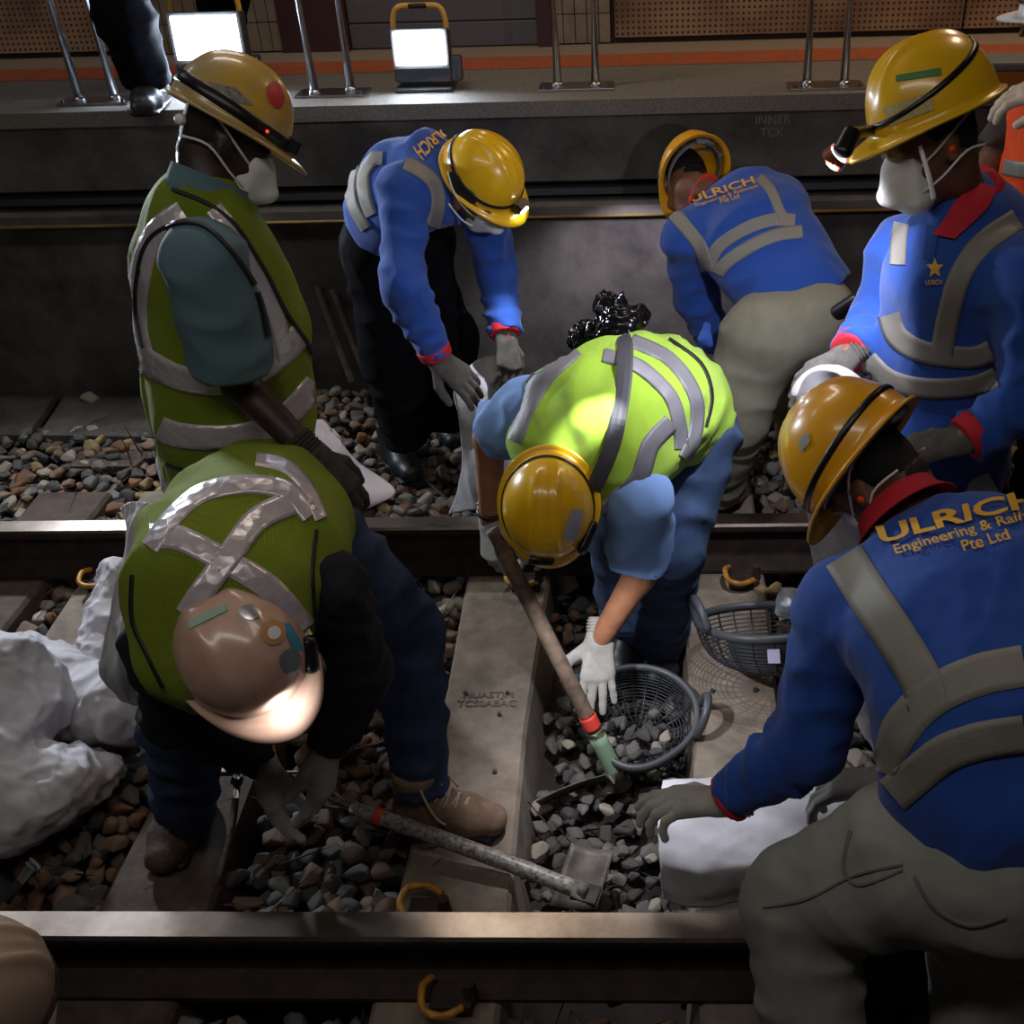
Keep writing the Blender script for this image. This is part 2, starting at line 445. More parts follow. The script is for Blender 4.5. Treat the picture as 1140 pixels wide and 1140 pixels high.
# panels behind the platform: pegboard, ceramic tile, grey shutter
def pegmat():
    m = mat('perforated_panel', '9c7a5e', .7)
    nt = m.node_tree; b = nt.nodes['Principled BSDF']
    tc = nt.nodes.new('ShaderNodeTexCoord'); mp = nt.nodes.new('ShaderNodeMapping'); mp.inputs['Scale'].default_value = (42, 42, 42)
    nt.links.new(tc.outputs['Object'], mp.inputs[0])
    sx = nt.nodes.new('ShaderNodeSeparateXYZ'); nt.links.new(mp.outputs[0], sx.inputs[0])
    fr = []
    for ch in ('X', 'Z'):
        f = nt.nodes.new('ShaderNodeMath'); f.operation = 'FRACT'; nt.links.new(sx.outputs[ch], f.inputs[0])
        g = nt.nodes.new('ShaderNodeMath'); g.operation = 'SUBTRACT'; g.inputs[1].default_value = .5; nt.links.new(f.outputs[0], g.inputs[0])
        h = nt.nodes.new('ShaderNodeMath'); h.operation = 'POWER'; h.inputs[1].default_value = 2; nt.links.new(g.outputs[0], h.inputs[0]); fr.append(h)
    a = nt.nodes.new('ShaderNodeMath'); a.operation = 'ADD'; nt.links.new(fr[0].outputs[0], a.inputs[0]); nt.links.new(fr[1].outputs[0], a.inputs[1])
    l = nt.nodes.new('ShaderNodeMath'); l.operation = 'LESS_THAN'; l.inputs[1].default_value = .06; nt.links.new(a.outputs[0], l.inputs[0])
    n = nt.nodes.new('ShaderNodeTexNoise'); n.inputs['Scale'].default_value = 5; n.inputs['Detail'].default_value = 6; nt.links.new(tc.outputs['Object'], n.inputs[0])
    r = nt.nodes.new('ShaderNodeValToRGB'); r.color_ramp.elements[0].position = .3; r.color_ramp.elements[1].position = .6
    r.color_ramp.elements[0].color = (*srgb('6e523f'), 1); r.color_ramp.elements[1].color = (*srgb('a07e62'), 1); nt.links.new(n.outputs[0], r.inputs[0])
    mx = nt.nodes.new('ShaderNodeMixRGB'); mx.inputs[2].default_value = (*srgb('3a2a20'), 1)
    nt.links.new(l.outputs[0], mx.inputs[0]); nt.links.new(r.outputs[0], mx.inputs[1]); nt.links.new(mx.outputs[0], b.inputs['Base Color'])
    return m
M_peg = pegmat()
M_ctile = mat('beige_wall_tile', '8f8271', .4, noise=12, col2='766a5a')
M_grout = mat('dark_grout', '3c332c', .9)
M_shut = mat('grey_shutter', '5c5a60', .5)
M_maroon = mat('maroon_post', '3d2224', .5)
YW = 3.70
S(box('wall_platform_back', (-7, YW+.03, 1.0), (7, YW+.2, 3.6), M_grout))
XL = P(125, 60, Y=YW).x; XA = P(316, 55, Y=YW).x; XB = P(330, 55, Y=YW).x; XC = P(390, 50, Y=YW).x; XD = P(601, 45, Y=YW).x
XE = P(612, 45, Y=YW).x; XF = P(680, 45, Y=YW).x
def panel(name, x0, x1, m_, y=YW, z0=1.21, z1=2.6, label=None): return box(name, (x0, y, z0), (x1, y+.028, z1), m_, bevel=.003)
t = panel('wall_panel', -6.9, XL-.01, M_peg, z0=1.235); tag(t, 'brown perforated panel on the platform wall behind the dark trouser legs at far left', 'wall panel')
xj = P(1073, 20, Y=YW).x
t = panel('wall_panel', XF+.02, xj-.004, M_peg, z0=1.235); tag(t, 'long brown perforated panel above the platform, behind the right-hand railing posts', 'wall panel')
t = panel('wall_panel', xj+.004, 6.9, M_peg, z0=1.235); tag(t, 'brown perforated panel at the far right above the white helmet', 'wall panel')
def ctiles(name, x0, x1):
    bm = bmesh.new(); w = .052; x = x0
    while x < x1-.01:
        z = 1.215
        for k in range(6):
            bx(bm, (x+.002, YW+.005, z+.002), (min(x+w, x1)-.002, YW+.028, z+.118)); z += .12
        x += w
    return S(bmobj(name, bm, M_ctile))
ctiles('trim_4', XL, XA); ctiles('trim_5', XE+.01, XF)
S(box('trim_6', (XA, YW-.015, 1.21), (XC, YW+.04, 2.6), M_maroon)); S(box('trim_7', (XD-.005, YW-.03, 1.21), (XE+.01, YW+.04, 2.6), M_maroon))
bm = bmesh.new(); z = 1.215
while z < 2.5: bx(bm, (XC+.004, YW+.012, z), (XD-.008, YW+.028, z+.1)); z += .105
sh = bmobj('shutter', bm, M_shut, bevel=.004); tag(sh, 'grey roller shutter behind the bright middle floodlight', 'shutter')
# third-rail cover, ledges and pipes on the face under the platform
S(box('trim_8', (-7, 2.70, .86), (7, 2.79, .885), M_dk)); S(box('trim_9', (-7, 2.64, .80), (7, 2.79, .835), M_wallc))
pp = tube('conduit_pipe', [(-6.9, 2.627, .80), (6.9, 2.627, .80)], .0125, mat('yellow_pipe', 'a3854a', .6, noise=6, col2='7a6238')); tag(pp, 'thin yellow conduit pipe running along the wall under the platform', 'pipe')
for z_, r_, lab in ((.895, .012, 'upper black cable clipped under the platform ledge'), (.846, .010, 'lower black cable between the two ledges under the platform')):
    c_ = tube('cable', [(-6.9, 2.745, z_-.005), (6.9, 2.745, z_-.005)], r_, M_blackp); tag(c_, lab, 'cable')
# rails
def rail(y, label):
    pr = [(-.07, 0), (.07, 0), (.07, .012), (.012, .03), (.009, .04), (.009, .125), (.034, .14), (.036, .15), (.036, .162), (.03, .17), (-.03, .17), (-.036, .162), (-.036, .15), (-.034, .14), (-.009, .125), (-.009, .04), (-.012, .03), (-.07, .012)]
    n = len(pr); xs = [-6.9, 0, 6.9]
    vs = [V((x, y+a, b)) for x in xs for a, b in pr]
    fs = [(i*n+k, i*n+(k+1) % n, (i+1)*n+(k+1) % n, (i+1)*n+k) for i in range(2) for k in range(n)]
    mi = [0 if 8 <= k <= 10 else (1) for i in range(2) for k in range(n)]
    fs += [tuple(range(n))[::-1], tuple(2*n+k for k in range(n))]; mi += [1, 1]
    o = raw('rail', vs, fs, [M_rail, M_rust], smooth=False, mi=mi); tag(o, label, 'rail'); return o
rail(0, 'near steel running rail along the bottom of the picture'); rail(GA, 'far steel running rail behind the stooping workers')
# sleepers
def sleeper(x, label, y0=-.45, y1=1.98, w=.128, m_=M_conc, top=-.001):
    bm = bmesh.new()
    st = [(y0, w*1.08), (.1, w*1.05), (.45, w*.98), (.75, w*.93), (1.05, w*.98), (1.4, w*1.05), (y1, w*1.08)]
    rows = []
    for y, ww in st:
        rows.append([bm.verts.new((x+a, y, b)) for a, b in ((-ww*1.2, -.21), (-ww*1.02, -.014), (-ww*.94, top), (ww*.94, top), (ww*1.02, -.014), (ww*1.2, -.21))])
    for i in range(len(rows)-1):
        for k in range(6): bm.faces.new((rows[i][k], rows[i][(k+1) % 6], rows[i+1][(k+1) % 6], rows[i+1][k]))
    bm.faces.new(rows[0]); bm.faces.new(rows[-1][::-1])
    o = bmobj('sleeper', bm, m_); tag(o, label, 'sleeper', None)
    return o
SL = {}
SL[0] = sleeper(0, 'concrete sleeper in the middle, under the shovel handles and the lace-up work shoe')
SL[.7] = sleeper(.7, 'concrete sleeper at right with the basket shadow across it')
SL[-.7] = sleeper(-.7, 'sleeper at left under the stooping worker in the cream helmet', m_=M_plank)
SL[-1.3] = sleeper(-1.3, 'concrete sleeper at far left behind the white sacks')
SL[-1.66] = sleeper(-1.70, 'sleeper at the left edge of the picture, cut off by the frame', m_=M_plank)
SL[1.4] = sleeper(1.4, 'sleeper at right mostly hidden by the crouching worker in blue')
# cast lettering and bolts on the middle sleeper
def on_sleeper_text(body, x, y, size, par):
    cu = bpy.data.curves.new('t', 'FONT'); cu.body = body; cu.size = size; cu.extrude = .0012; cu.align_x = 'CENTER'
    to = bpy.data.objects.new('t', cu); COL.objects.link(to); bpy.context.view_layer.update()
    me = bpy.data.meshes.new_from_object(to.evaluated_get(bpy.context.evaluated_depsgraph_get())); bpy.data.objects.remove(to)
    me.transform(Matrix.Translation((x, y, .0008))); return link('cast_lettering', me, mat('cast_mark', '6b6055', .9), par, False)
on_sleeper_text('HUASTJM\nTCS0ABAC', -.0, .86, .035, SL[0]); on_sleeper_text('BS\n  LAT', -.02, .38, .035, SL[0])
def bolt(p, r, par, name='bolt'):
    bm = bmesh.new(); bmesh.ops.create_cone(bm, cap_ends=True, segments=8, radius1=r, radius2=r*.8, depth=.01, matrix=Matrix.Translation(V(p)+V((0, 0, .003))))
    return bmobj(name, bm, M_dk, par)
for u, v in ((518, 772), (565, 772), (556, 796), (551, 860)): bolt(P(u, v, z=0), .007, SL[0])
for u, v in ((793, 770), (841, 769)): bolt(P(u, v, z=0), .008, SL[.7])
# rail fastenings
def clip(x, y, s, label, m_=M_yelclip, hook=True):
    e = bpy.data.objects.new('rail_clip', None); COL.objects.link(e); e.location = (x, y, 0); tag(e, label, 'rail clip', None)
    box('shoulder', (-.045, -.03, 0), (.045, .035, .035), M_rust, e, bevel=.006)
    bm = bmesh.new(); bmesh.ops.create_cone(bm, cap_ends=True, segments=10, radius1=.016, radius2=.012, depth=.05, matrix=Matrix.Translation((0.04, 0, .05))); bmobj('bolt', bm, M_rust, e)
    if hook:
        tube('spring', spl([(-.045, s*-.03, .05), (-.06, s*.0, .06), (-.05, s*.045, .052), (-.01, s*.055, .046), (.03, s*.035, .046)], 6), .0085, m_, e, n=10)
    return e
for (u, v, lab) in ((828, 637, 'yellow spring clip at the foot of the far rail beside the empty basket'), (585, 640, 'yellow spring clip at the far rail just below the middle yellow helmet'),
                    (112, 640, 'yellow spring clip at the far rail beside the upright white sack')):
    p = P(u, v, z=.05); clip(p.x, p.y, -1, lab)
for (u, v, lab) in ((475, 1008, 'rusty spring clip just behind the near rail on the middle sleeper'),):
    p = P(u, v, z=.05); clip(p.x, p.y, 1, lab)
p = P(505, 1118, z=.0); clip(p.x, p.y, -1, 'bright yellow spring clip in the dark in front of the near rail')
# boards beyond the far rail at left
def board(quad, z, label, m_=M_plank, h=.04):
    c = [P(u, v, z=z) for u, v in quad]; bm = bmesh.new()
    a = [bm.verts.new(p) for p in c]; b = [bm.verts.new(p-V((0, 0, h))) for p in c]
    bm.faces.new(a); bm.faces.new(b[::-1])
    for i in range(4): bm.faces.new((a[i], b[i], b[(i+1) % 4], a[(i+1) % 4]))
    o = bmobj('cable_trough_lid', bm, m_, None, False, .004); tag(o, label, 'board'); return o
board([(-60, 441), (62, 439), (30, 484), (-120, 484)], .03, 'dark concrete trough lid at the left edge below the platform wall', M_wallc)
board([(72, 440), (215, 441), (180, 486), (42, 484)], .03, 'dark concrete trough lid with a pale stone lying on it', M_wallc)
board([(98, 489), (185, 489), (150, 519), (76, 519)], .0, 'brown board step between the trough lid and the far left sleeper', M_plank)
bpy.context.view_layer.update()
# railing posts
def post(u0, u1, lab, plate=None):
    b = P(u1[0], u1[1], z=1.212); d = P(u0[0], u0[1], Y=b.y)
    top = b+(d-b)*(1.0/max(.01, (d-b).length))
    e = bpy.data.objects.new('railing_post', None); COL.objects.link(e); e.location = b; tag(e, lab, 'railing post')
    top = V((b.x+(top.x-b.x)*.5, b.y, b.z+1.0))
    tube('pole', [(0, 0, 0), top-b], .0175, M_steel, e, n=20)
    bm = bmesh.new(); bmesh.ops.create_cone(bm, cap_ends=True, segments=20, radius1=.024, radius2=.019, depth=.02, matrix=Matrix.Translation((0, 0, .01))); bmobj('collar', bm, M_steel, e, True)
    return b
pos = []
for a, b_, lab in (((54, 0), (90, 114), 'leftmost steel railing post'), ((97, 0), (129, 112), 'second steel railing post from the left, beside the black boot'),
                   ((331, 0), (351, 106), 'third steel railing post, just right of the left floodlight'), ((376, 0), (391, 102), 'fourth steel railing post, left of the middle floodlight'),
                   ((616, 0), (621, 97), 'fifth steel railing post, beside the maroon wall post'), ((662, 0), (663, 97), 'sixth steel railing post, in front of the beige tiles'),
                   ((903, 0), (898, 96), 'seventh steel railing post, left one of the right-hand pair'), ((945, 0), (939.5, 96), 'rightmost steel railing post')):
    pos.append(post(a, b_, lab))
for i, lab in ((0, 'steel base plate under the far left pair of railing posts'), (2, 'steel base plate under the pair of posts between the floodlights'), (4, 'steel base plate under the middle pair of railing posts'), (6, 'steel base plate under the right-hand pair of railing posts')):
    a, b_ = pos[i], pos[i+1]; c = (a+b_)/2
    o = box('base_plate', (a.x-.07, c.y-.06, 1.2105), (b_.x+.07, c.y+.06, 1.219), M_steel, bevel=.002); tag(o, lab, 'base plate')
    for dx in (-.05, (b_.x-a.x)+.05):
        bolt((a.x+dx, c.y-.045, 1.221), .008, o)
# floodlights
def flood(u0, u1, vt, vb, label, tilt, yaw=0):
    a = P(u0, vb, z=1.212); b = P(u1, vb, z=1.212); w = abs(b.x-a.x); c = (a+b)/2; h = w*.86
    e = bpy.data.objects.new('floodlight', None); COL.objects.link(e); e.location = c; e.rotation_euler = (0, 0, yaw); tag(e, label, 'floodlight')
    R_ = Matrix.Translation((0, 0, .03)) @ Matrix.Rotation(-tilt, 4, 'X')
    box('housing', (-w/2, 0, 0), (w/2, .055, h), M_dk, e, bevel=.008, M=R_)
    bm = bmesh.new()
    for k in range(9): bx(bm, (-w/2+.02+k*(w-.04)/8-.003, .05, .03), (-w/2+.02+k*(w-.04)/8+.003, .08, h-.03), R_)
    bmobj('heat_sink', bm, M_dk, e)
    pz0 = h*.33; box('lamp_panel', (-w*.44, -.004, pz0), (w*.44, .002, h*.95), M_lamp, e, M=R_)
    bm = bmesh.new()
    for lo, hi in (((-w*.48, -.01, h*.95), (w*.48, .0, h*.995)), ((-w*.48, -.01, pz0-.012), (w*.48, 0, pz0)), ((-w*.48, -.01, pz0), (-w*.44, 0, h*.95)), ((w*.44, -.01, pz0), (w*.48, 0, h*.95))): bx(bm, lo, hi, R_)
    bmobj('bezel', bm, M_grey, e)
    hp = [(-w*.45, .03, h*.9), (-w*.45, .03, h*1.12), (-w*.40, .03, h*1.32), (-w*.28, .03, h*1.4), (0, .03, h*1.4), (w*.28, .03, h*1.4), (w*.40, .03, h*1.32), (w*.45, .03, h*1.12), (w*.45, .03, h*.9)]
    tube('handle', [R_ @ V(p) for p in spl(hp, 4)], .011, mat('amber_handle', 'd9a24a', .5), e)
    box('grip', (-w*.16, .012, h*1.35), (w*.16, .048, h*1.45), M_blackp, e, bevel=.008, M=R_)
    box('stand', (-w*.5, -.03, 0), (w*.5, .12, .012), M_dk, e, bevel=.003)
    cu = box('connector', (w*.5, .0, .03), (w*.5+.04, .045, .12), M_dk, e, bevel=.01)
    # the light itself
    ld = bpy.data.lights.new('flood', 'AREA'); ld.shape = 'RECTANGLE'; ld.size = w*.8; ld.size_y = h*.55; ld.energy = 38; ld.color = (.82, .9, 1)
    lo = bpy.data.objects.new('flood_light', ld); COL.objects.link(lo); lo.parent = e
    lo.matrix_local = R_ @ Matrix.Translation((0, -.012, h*.65)) @ Matrix.Rotation(math.radians(90), 4, 'X')
    return e
flood(203, 281, 15, 100, 'left floodlight partly hidden behind the standing worker\'s yellow helmet', .1)
flood(442, 504, 15, 101, 'middle floodlight glaring on the platform edge', .1)
# chalk writing, wall number, boards leaning on the wall
def wall_text(body, u, v, Y, size, m_, name, lab, cat, tilt=0, ex=.001):
    p = P(u, v, Y=Y); cu = bpy.data.curves.new('t', 'FONT'); cu.body = body; cu.size = size; cu.extrude = ex; cu.align_x = 'CENTER'
    to = bpy.data.objects.new('t', cu); COL.objects.link(to); bpy.context.view_layer.update()
    me = bpy.data.meshes.new_from_object(to.evaluated_get(bpy.context.evaluated_depsgraph_get())); bpy.data.objects.remove(to)
    me.transform(Matrix.Translation(p) @ Matrix.Rotation(tilt, 4, 'Y') @ Matrix.Rotation(PI/2, 4, 'X'))
    o = link(name, me, m_, None, False)
    if lab: tag(o, lab, cat)
    return o
M_chalk = mat('faded_chalk', '77736d', .9)
wall_text('INNER\nTCK', 860, 138, 2.699, .045, M_chalk, 'chalk_writing', 'faded chalk writing on the wall below the right railing posts', 'writing')
wall_text('153\n 15', 392, 296, 2.789, .04, M_chalk, 'painted_number', 'faded number on the dark wall behind the bent worker\'s hip', 'writing')
def leaning(u0, v0, u1, v1, w, lab, m_):
    a = P(u0, v0, Y=2.62); b = P(u1, v1, Y=2.76); e = sweep([a, b], 1, 8, flat=(w, .012, (0, 1, 0)))
    o = raw('leaning_strip', e[0], e[1], m_, smooth=False); tag(o, lab, 'strip')
leaning(392, 425, 353, 318, .016, 'left brown strip leaning on the wall behind the standing worker', M_plank)
leaning(408, 420, 370, 322, .014, 'right brown strip leaning on the wall behind the standing worker', M_plank)
# stone debris on the trough lid is made with the ballast
# ---------------------------------------------------------------- people
def W(u, v, a, b, c):
    """world direction from screen right a, screen down b, away c at pixel (u,v)"""
    f = rdir(u, v).normalized(); r = (_R-f*_R.dot(f)).normalized(); up = r.cross(f)
    return (r*a-up*b+f*c).normalized()
def p3(u, v, D): return P(u, v, D=D)
def basis(o, f, u):
    u = V(u).normalized(); f = V(f); f = (f-u*f.dot(u)).normalized(); x = f.cross(u)   # x = person's right
    M = Matrix((x, f, u)).transposed().to_4x4(); M.translation = o; return M
def head_prims(vol, M, k=.015, ears=True):
    L = lambda x, y, z: M @ V((x, y, z))
    lat = M.to_3x3() @ V((1, 0, 0))
    vol.T(L(0, -.02, .03), L(0, .015, .035), (.074, .088), (.07, .08), lat, k)
    vol.T(L(0, .02, -.02), L(0, .045, -.085), (.060, .055), (.036, .032), lat, .03)
    vol.T(L(0, -.03, -.02), L(0, -.02, -.06), (.055, .055), (.05, .05), lat, .03)
    vol.T(L(0, .092, .01), L(0, .112, -.025), (.009, .009), (.015, .012), lat, .012)     # nose
    vol.T(L(-.045, .078, .022), L(.045, .078, .022), .012, .012, k=.015)                 # brow
    vol.T(L(-.02, .088, -.055), L(.02, .088, -.055), .008, .008, k=.008)                 # lips
    for s in (-1, 1):
        vol.T(L(s*.032, .073, .0), L(s*.034, .072, .0), .014, .014, k=.006, op='-') if 0 else None
        vol.T(L(s*.035, .06, -.02), L(s*.04, .055, -.03), .022, .02, k=.02)              # cheek
        if ears:
            vol.T(L(s*.076, -.008, .012), L(s*.078, -.004, -.024), (.012, .021), (.010, .013), lat, .006)
def hand_vol(wr, M, s, curl, h=.0038, spread=.05, thumb=.6, k=.009):
    """M: x=fingers, y=thumb side*s, z=back of hand"""
    v = Vol(h); L = lambda x, y, z: M @ V((x, y*s, z))
    lat = M.to_3x3() @ V((0, 1, 0))
    kn = [(.092, .030), (.096, .010), (.091, -.011), (.082, -.030)]
    for (x, y), r in zip(kn, (.015, .015, .0145, .0135)):
        v.T(L(.0, y*.55, 0), L(x, y, 0), r+.001, r, k=.016)
    ln = [(.042, .026, .020), (.046, .029, .021), (.042, .027, .020), (.034, .021, .018)]
    for i, (x, y) in enumerate(kn):
        c = curl[i] if isinstance(curl, (list, tuple)) else curl
        a = 0; q = V((x, y, 0)); sp = (1.5-i)*spread; r = (.0115, .0115, .011, .0098)[i]
        for j, l in enumerate(ln[i]):
            a += c*(.7, 1.1, .8)[j]
            n_ = q+V((math.cos(a)*l*math.cos(sp), math.sin(sp)*l, -math.sin(a)*l))
            v.T(L(*q), L(*n_), r, r*.93, k=.004); q = n_; r *= .93
    t0 = V((.02, .028, -.008)); t1 = t0+V((.035, .03*thumb*1.6, -.015)); t2 = t1+V((.03, .012*thumb, -.012)); t3 = t2+V((.022, .002, -.012))
    v.T(L(.008, .012, -.004), L(*t1), .018, .0145, k=.014); v.T(L(*t1), L(*t2), .0135, .0125, k=.004); v.T(L(*t2), L(*t3), .0125, .011, k=.004)
    v.T(L(-.055, 0, 0), L(.01, 0, 0), (.031, .026), (.034, .022), lat, .014, fa=True)
    return v
def glove(par, wr, fdir, back, side, curl, m_, name='glove', sc=1.08, spread=.05, thumb=.6, label=None, cuff=None):
    x = V(fdir).normalized(); z = V(back); z = (z-x*z.dot(x)).normalized(); y = z.cross(x)
    M = Matrix((x, y, z)).transposed().to_4x4() @ Matrix.Scale(sc, 4); M.translation = wr
    vol = hand_vol(wr, M, side, curl, spread=spread, thumb=thumb); vol.pr = [(q[0], q[1], tuple(r*sc for r in q[2]), tuple(r*sc for r in q[3]))+q[4:] for q in vol.pr]
    o = vol.obj(name, m_, par)
    if label: o['label'] = label
    vs = []; fs = []
    for i in range(1, 6):
        c = M @ V((-.008*i-.006, 0, 0)); ring = [c+(y*math.cos(a)*.034+z*math.sin(a)*.0265)*sc for a in np.linspace(0, 2*PI, 25)[:-1]]
        sweep(ring, .0022, 5, closed=True, vs=vs, fs=fs)
    raw('knit_cuff', vs, fs, cuff or m_, o)
    return o
def neckband(par, c, ax, r, h, m_):
    v = Vol(.005); ax = V(ax).normalized(); v.T(c-ax*.012, c+ax*h, r*1.12, r, fa=True, fb=True); return v.obj('collar', m_, par)
def helmet(par, M, m_, strap=True, lamp=False, sc=1.0, web=None, brim=.02, peak=.05, ridges=(0.026,), strapm=None, sz=.036, label=None, m_in=None, rwid=.0085, lampon=True, name='helmet', dome=1.0, stilt=.012):
    """local: x right, y forward, z up; origin at centre of the brim plane"""
    NT, NR = 96, 26
    def pt(th, el, off=0):
        ct, st = math.cos(th), math.sin(th)
        w = .110+off; l = (.128 if st > 0 else .132)+off; hh = (.140+off)*dome
        ce = math.cos(el)**.85; x = w*ct*ce; y = l*st*ce; z = hh*math.sin(el)**.93 if el > 0 else 0
        for rx in ridges:
            dd = math.exp(-((abs(x)-rx*(1+.25*y/.12))/rwid)**2)*min(1, max(0, (el-.3)*2))
            z += .007*dd
        if rwid < .01: z += .0035*math.exp(-(x/.012)**2)*min(1, max(0, (el-.5)*2))
        return V((x, y, z))
    def rim(th, k, drop=0):
        c, s = math.cos(th), math.sin(th); p = pt(th, 0)
        fr = max(0, s)**3
        out = brim*(.6+.4*fr)*k+peak*.8*fr*k*max(0, 1-abs(c)*.35)
        q = p+V((c, s*1.0, 0)).normalized()*out; q.z = -.004*k-.014*fr*k*k-drop; return q
    rows = []
    for i in range(NR+1): rows.append([pt(2*PI*k/NT, PI/2*(1-i/NR)**1.0) for k in range(NT)])
    for kk in (.35, .7, 1): rows.append([rim(2*PI*k/NT, kk) for k in range(NT)])
    rows.append([rim(2*PI*k/NT, 1, .006) for k in range(NT)])
    rows.append([rim(2*PI*k/NT, .96, .006) for k in range(NT)])
    rows.append([rim(2*PI*k/NT, .5, .004) for k in range(NT)]); 
    for i in range(NR+1): rows.append([pt(2*PI*k/NT, PI/2*(i/NR), -.004)+(V((0, 0, -.003)) if i == 0 else V()) for k in range(NT)])
    vs = [M @ (p*sc) for r in rows for p in r]; fs = []
    for i in range(len(rows)-1):
        for k in range(NT):
            fs.append((i*NT+k, (i+1)*NT+k, (i+1)*NT+(k+1) % NT, i*NT+(k+1) % NT))
    nin = NT*(NR+6)
    mi = [1 if (i*1.0) > NR+5 else 0 for i in range(len(rows)-1) for k in range(NT)]
    o = raw(name, vs, fs, [m_, m_in or m_], par, True, mi)
    if label: o['label'] = label
    X = lambda x, y, z: M @ (V((x, y, z))*sc)
    if strap:
        vs = []; fs = []; N = 64
        prof = [(0, .0), (.003, .002), (.003, strap if not isinstance(strap, bool) else .022), (0, (strap if not isinstance(strap, bool) else .022)+.002)]
        for k in range(N):
            th = 2*PI*k/N; s_ = math.sin(th)
            for of, zz in prof:
                z0 = sz-stilt*s_+zz; el = math.asin(min(1, (z0/(.140*dome))**(1/.93)))
                q = pt(th, el); r_ = V((math.cos(th), math.sin(th), .2)).normalized(); q += r_*(of+.0015); vs.append(M @ (q*sc))
        for k in range(N):
            for j in range(3): fs.append((k*4+j, ((k+1) % N)*4+j, ((k+1) % N)*4+j+1, k*4+j+1))
        raw('headlamp_strap', vs, fs, strapm or M_blackp, o)
    if lamp:
        bm = bmesh.new(); y0 = .124+.004
        bx(bm, (-.026, y0, .005), (.026, y0+.03, .043)); bmesh.ops.bevel(bm, geom=bm.edges[:], offset=.006, segments=2, affect='EDGES')
        bmesh.ops.transform(bm, matrix=M @ Matrix.Scale(sc, 4), verts=bm.verts); bmobj('headlamp', bm, M_blackp, o)
        bm = bmesh.new(); bmesh.ops.create_cone(bm, cap_ends=True, segments=16, radius1=.013, radius2=.015, depth=.008, matrix=M @ Matrix.Scale(sc, 4) @ Matrix.Translation((0, y0+.032, .024)) @ Matrix.Rotation(-PI/2, 4, 'X'))
        bmobj('headlamp_lens', bm, M_led if lampon else M_grey, o)
    if web:
        vs = []; fs = []
        ring = [X(.088*math.cos(a), .108*math.sin(a), .004) for a in np.linspace(0, 2*PI, 41)[:-1]]
        sweep(ring, 1, 8, closed=True, flat=(.003, .014, M.to_3x3() @ V((0, 0, 1))), vs=vs, fs=fs)
        for a0 in (.6, PI/2, PI-.6):
            pts = [X(.1*math.cos(a0)*math.cos(t), .12*math.sin(a0)*math.cos(t), .01+.115*math.sin(t)) for t in np.linspace(0, PI, 15)]
            sweep(pts, 1, 6, flat=(.009, .002, M.to_3x3() @ V((math.sin(a0), -math.cos(a0), .01))), vs=vs, fs=fs)
        sweep([X(-.03, -.112, -.002), X(0, -.118, -.004), X(.03, -.112, -.002)], 1, 8, flat=(.008, .016, M.to_3x3() @ V((0, 0, 1))), vs=vs, fs=fs)
        raw('suspension_harness', vs, fs, web, o)
    return o
def patch(name, B, quad, m_, par, off=.0025, n=6):
    """sticker lying on a surface, corners in pixels"""
    q = [V((*c, 0)) for c in quad]; vs = []; ok = True
    for i in range(n+1):
        for j in range(n+1):
            s, t = j/n, i/n; p = (q[0]*(1-s)+q[1]*s)*(1-t)+(q[3]*(1-s)+q[2]*s)*t
            h_, no = hit(B, p.x, p.y)
            if h_ is None: return None
            if no.dot(CPOS-h_) < 0: no = -no
            vs.append(h_+no*off)
    fs = [(i*(n+1)+j, i*(n+1)+j+1, (i+1)*(n+1)+j+1, (i+1)*(n+1)+j) for i in range(n) for j in range(n)]
    return raw(name, vs, fs, m_, par)
def disc(name, B, u, v, ru, rv, ang, m_, par, off=.003):
    c, no = hit(B, u, v)
    if c is None: return None
    vs = []; N = 20
    for r in (0, .35, .7, 1):
        for k in range(N):
            a = 2*PI*k/N; x, y = ru*r*math.cos(a), rv*r*math.sin(a); ca, sa = math.cos(ang), math.sin(ang)
            h_, nn = hit(B, u+x*ca-y*sa, v+x*sa+y*ca)
            if h_ is None: return None
            if nn.dot(CPOS-h_) < 0: nn = -nn
            vs.append(h_+nn*off)
    fs = [(i*N+k, i*N+(k+1) % N, (i+1)*N+(k+1) % N, (i+1)*N+k) for i in range(3) for k in range(N)]
    return raw(name, vs, fs, m_, par)
def mask(par, M, sc=1, m_=None):
    L = lambda x, y, z: M @ V((x, y, z)); lat = M.to_3x3() @ V((1, 0, 0))
    v = Vol(.004)
    v.T(L(0, .062, -.018), L(0, .062, -.075), (.060, .048), (.052, .042), lat, .02)
    v.T(L(0, .095, -.02), L(0, .118, -.055), (.016, .016), (.022, .026), lat, .035)
    o = v.obj('face_mask', m_ or M_mask, par)
    vs = []; fs = []
    for s in (-1, 1):
        for z0, z1 in ((-.025, .05), (-.07, -.03)):
            sweep(spl([L(s*.045, .075, z0), L(s*.074, .03, z0*.6+z1*.3), L(s*.086, -.03, z1*.7), L(s*.06, -.085, z1)], 4), .0028, 6, vs=vs, fs=fs)
    raw('mask_strap', vs, fs, m_ or M_mask, o); return o
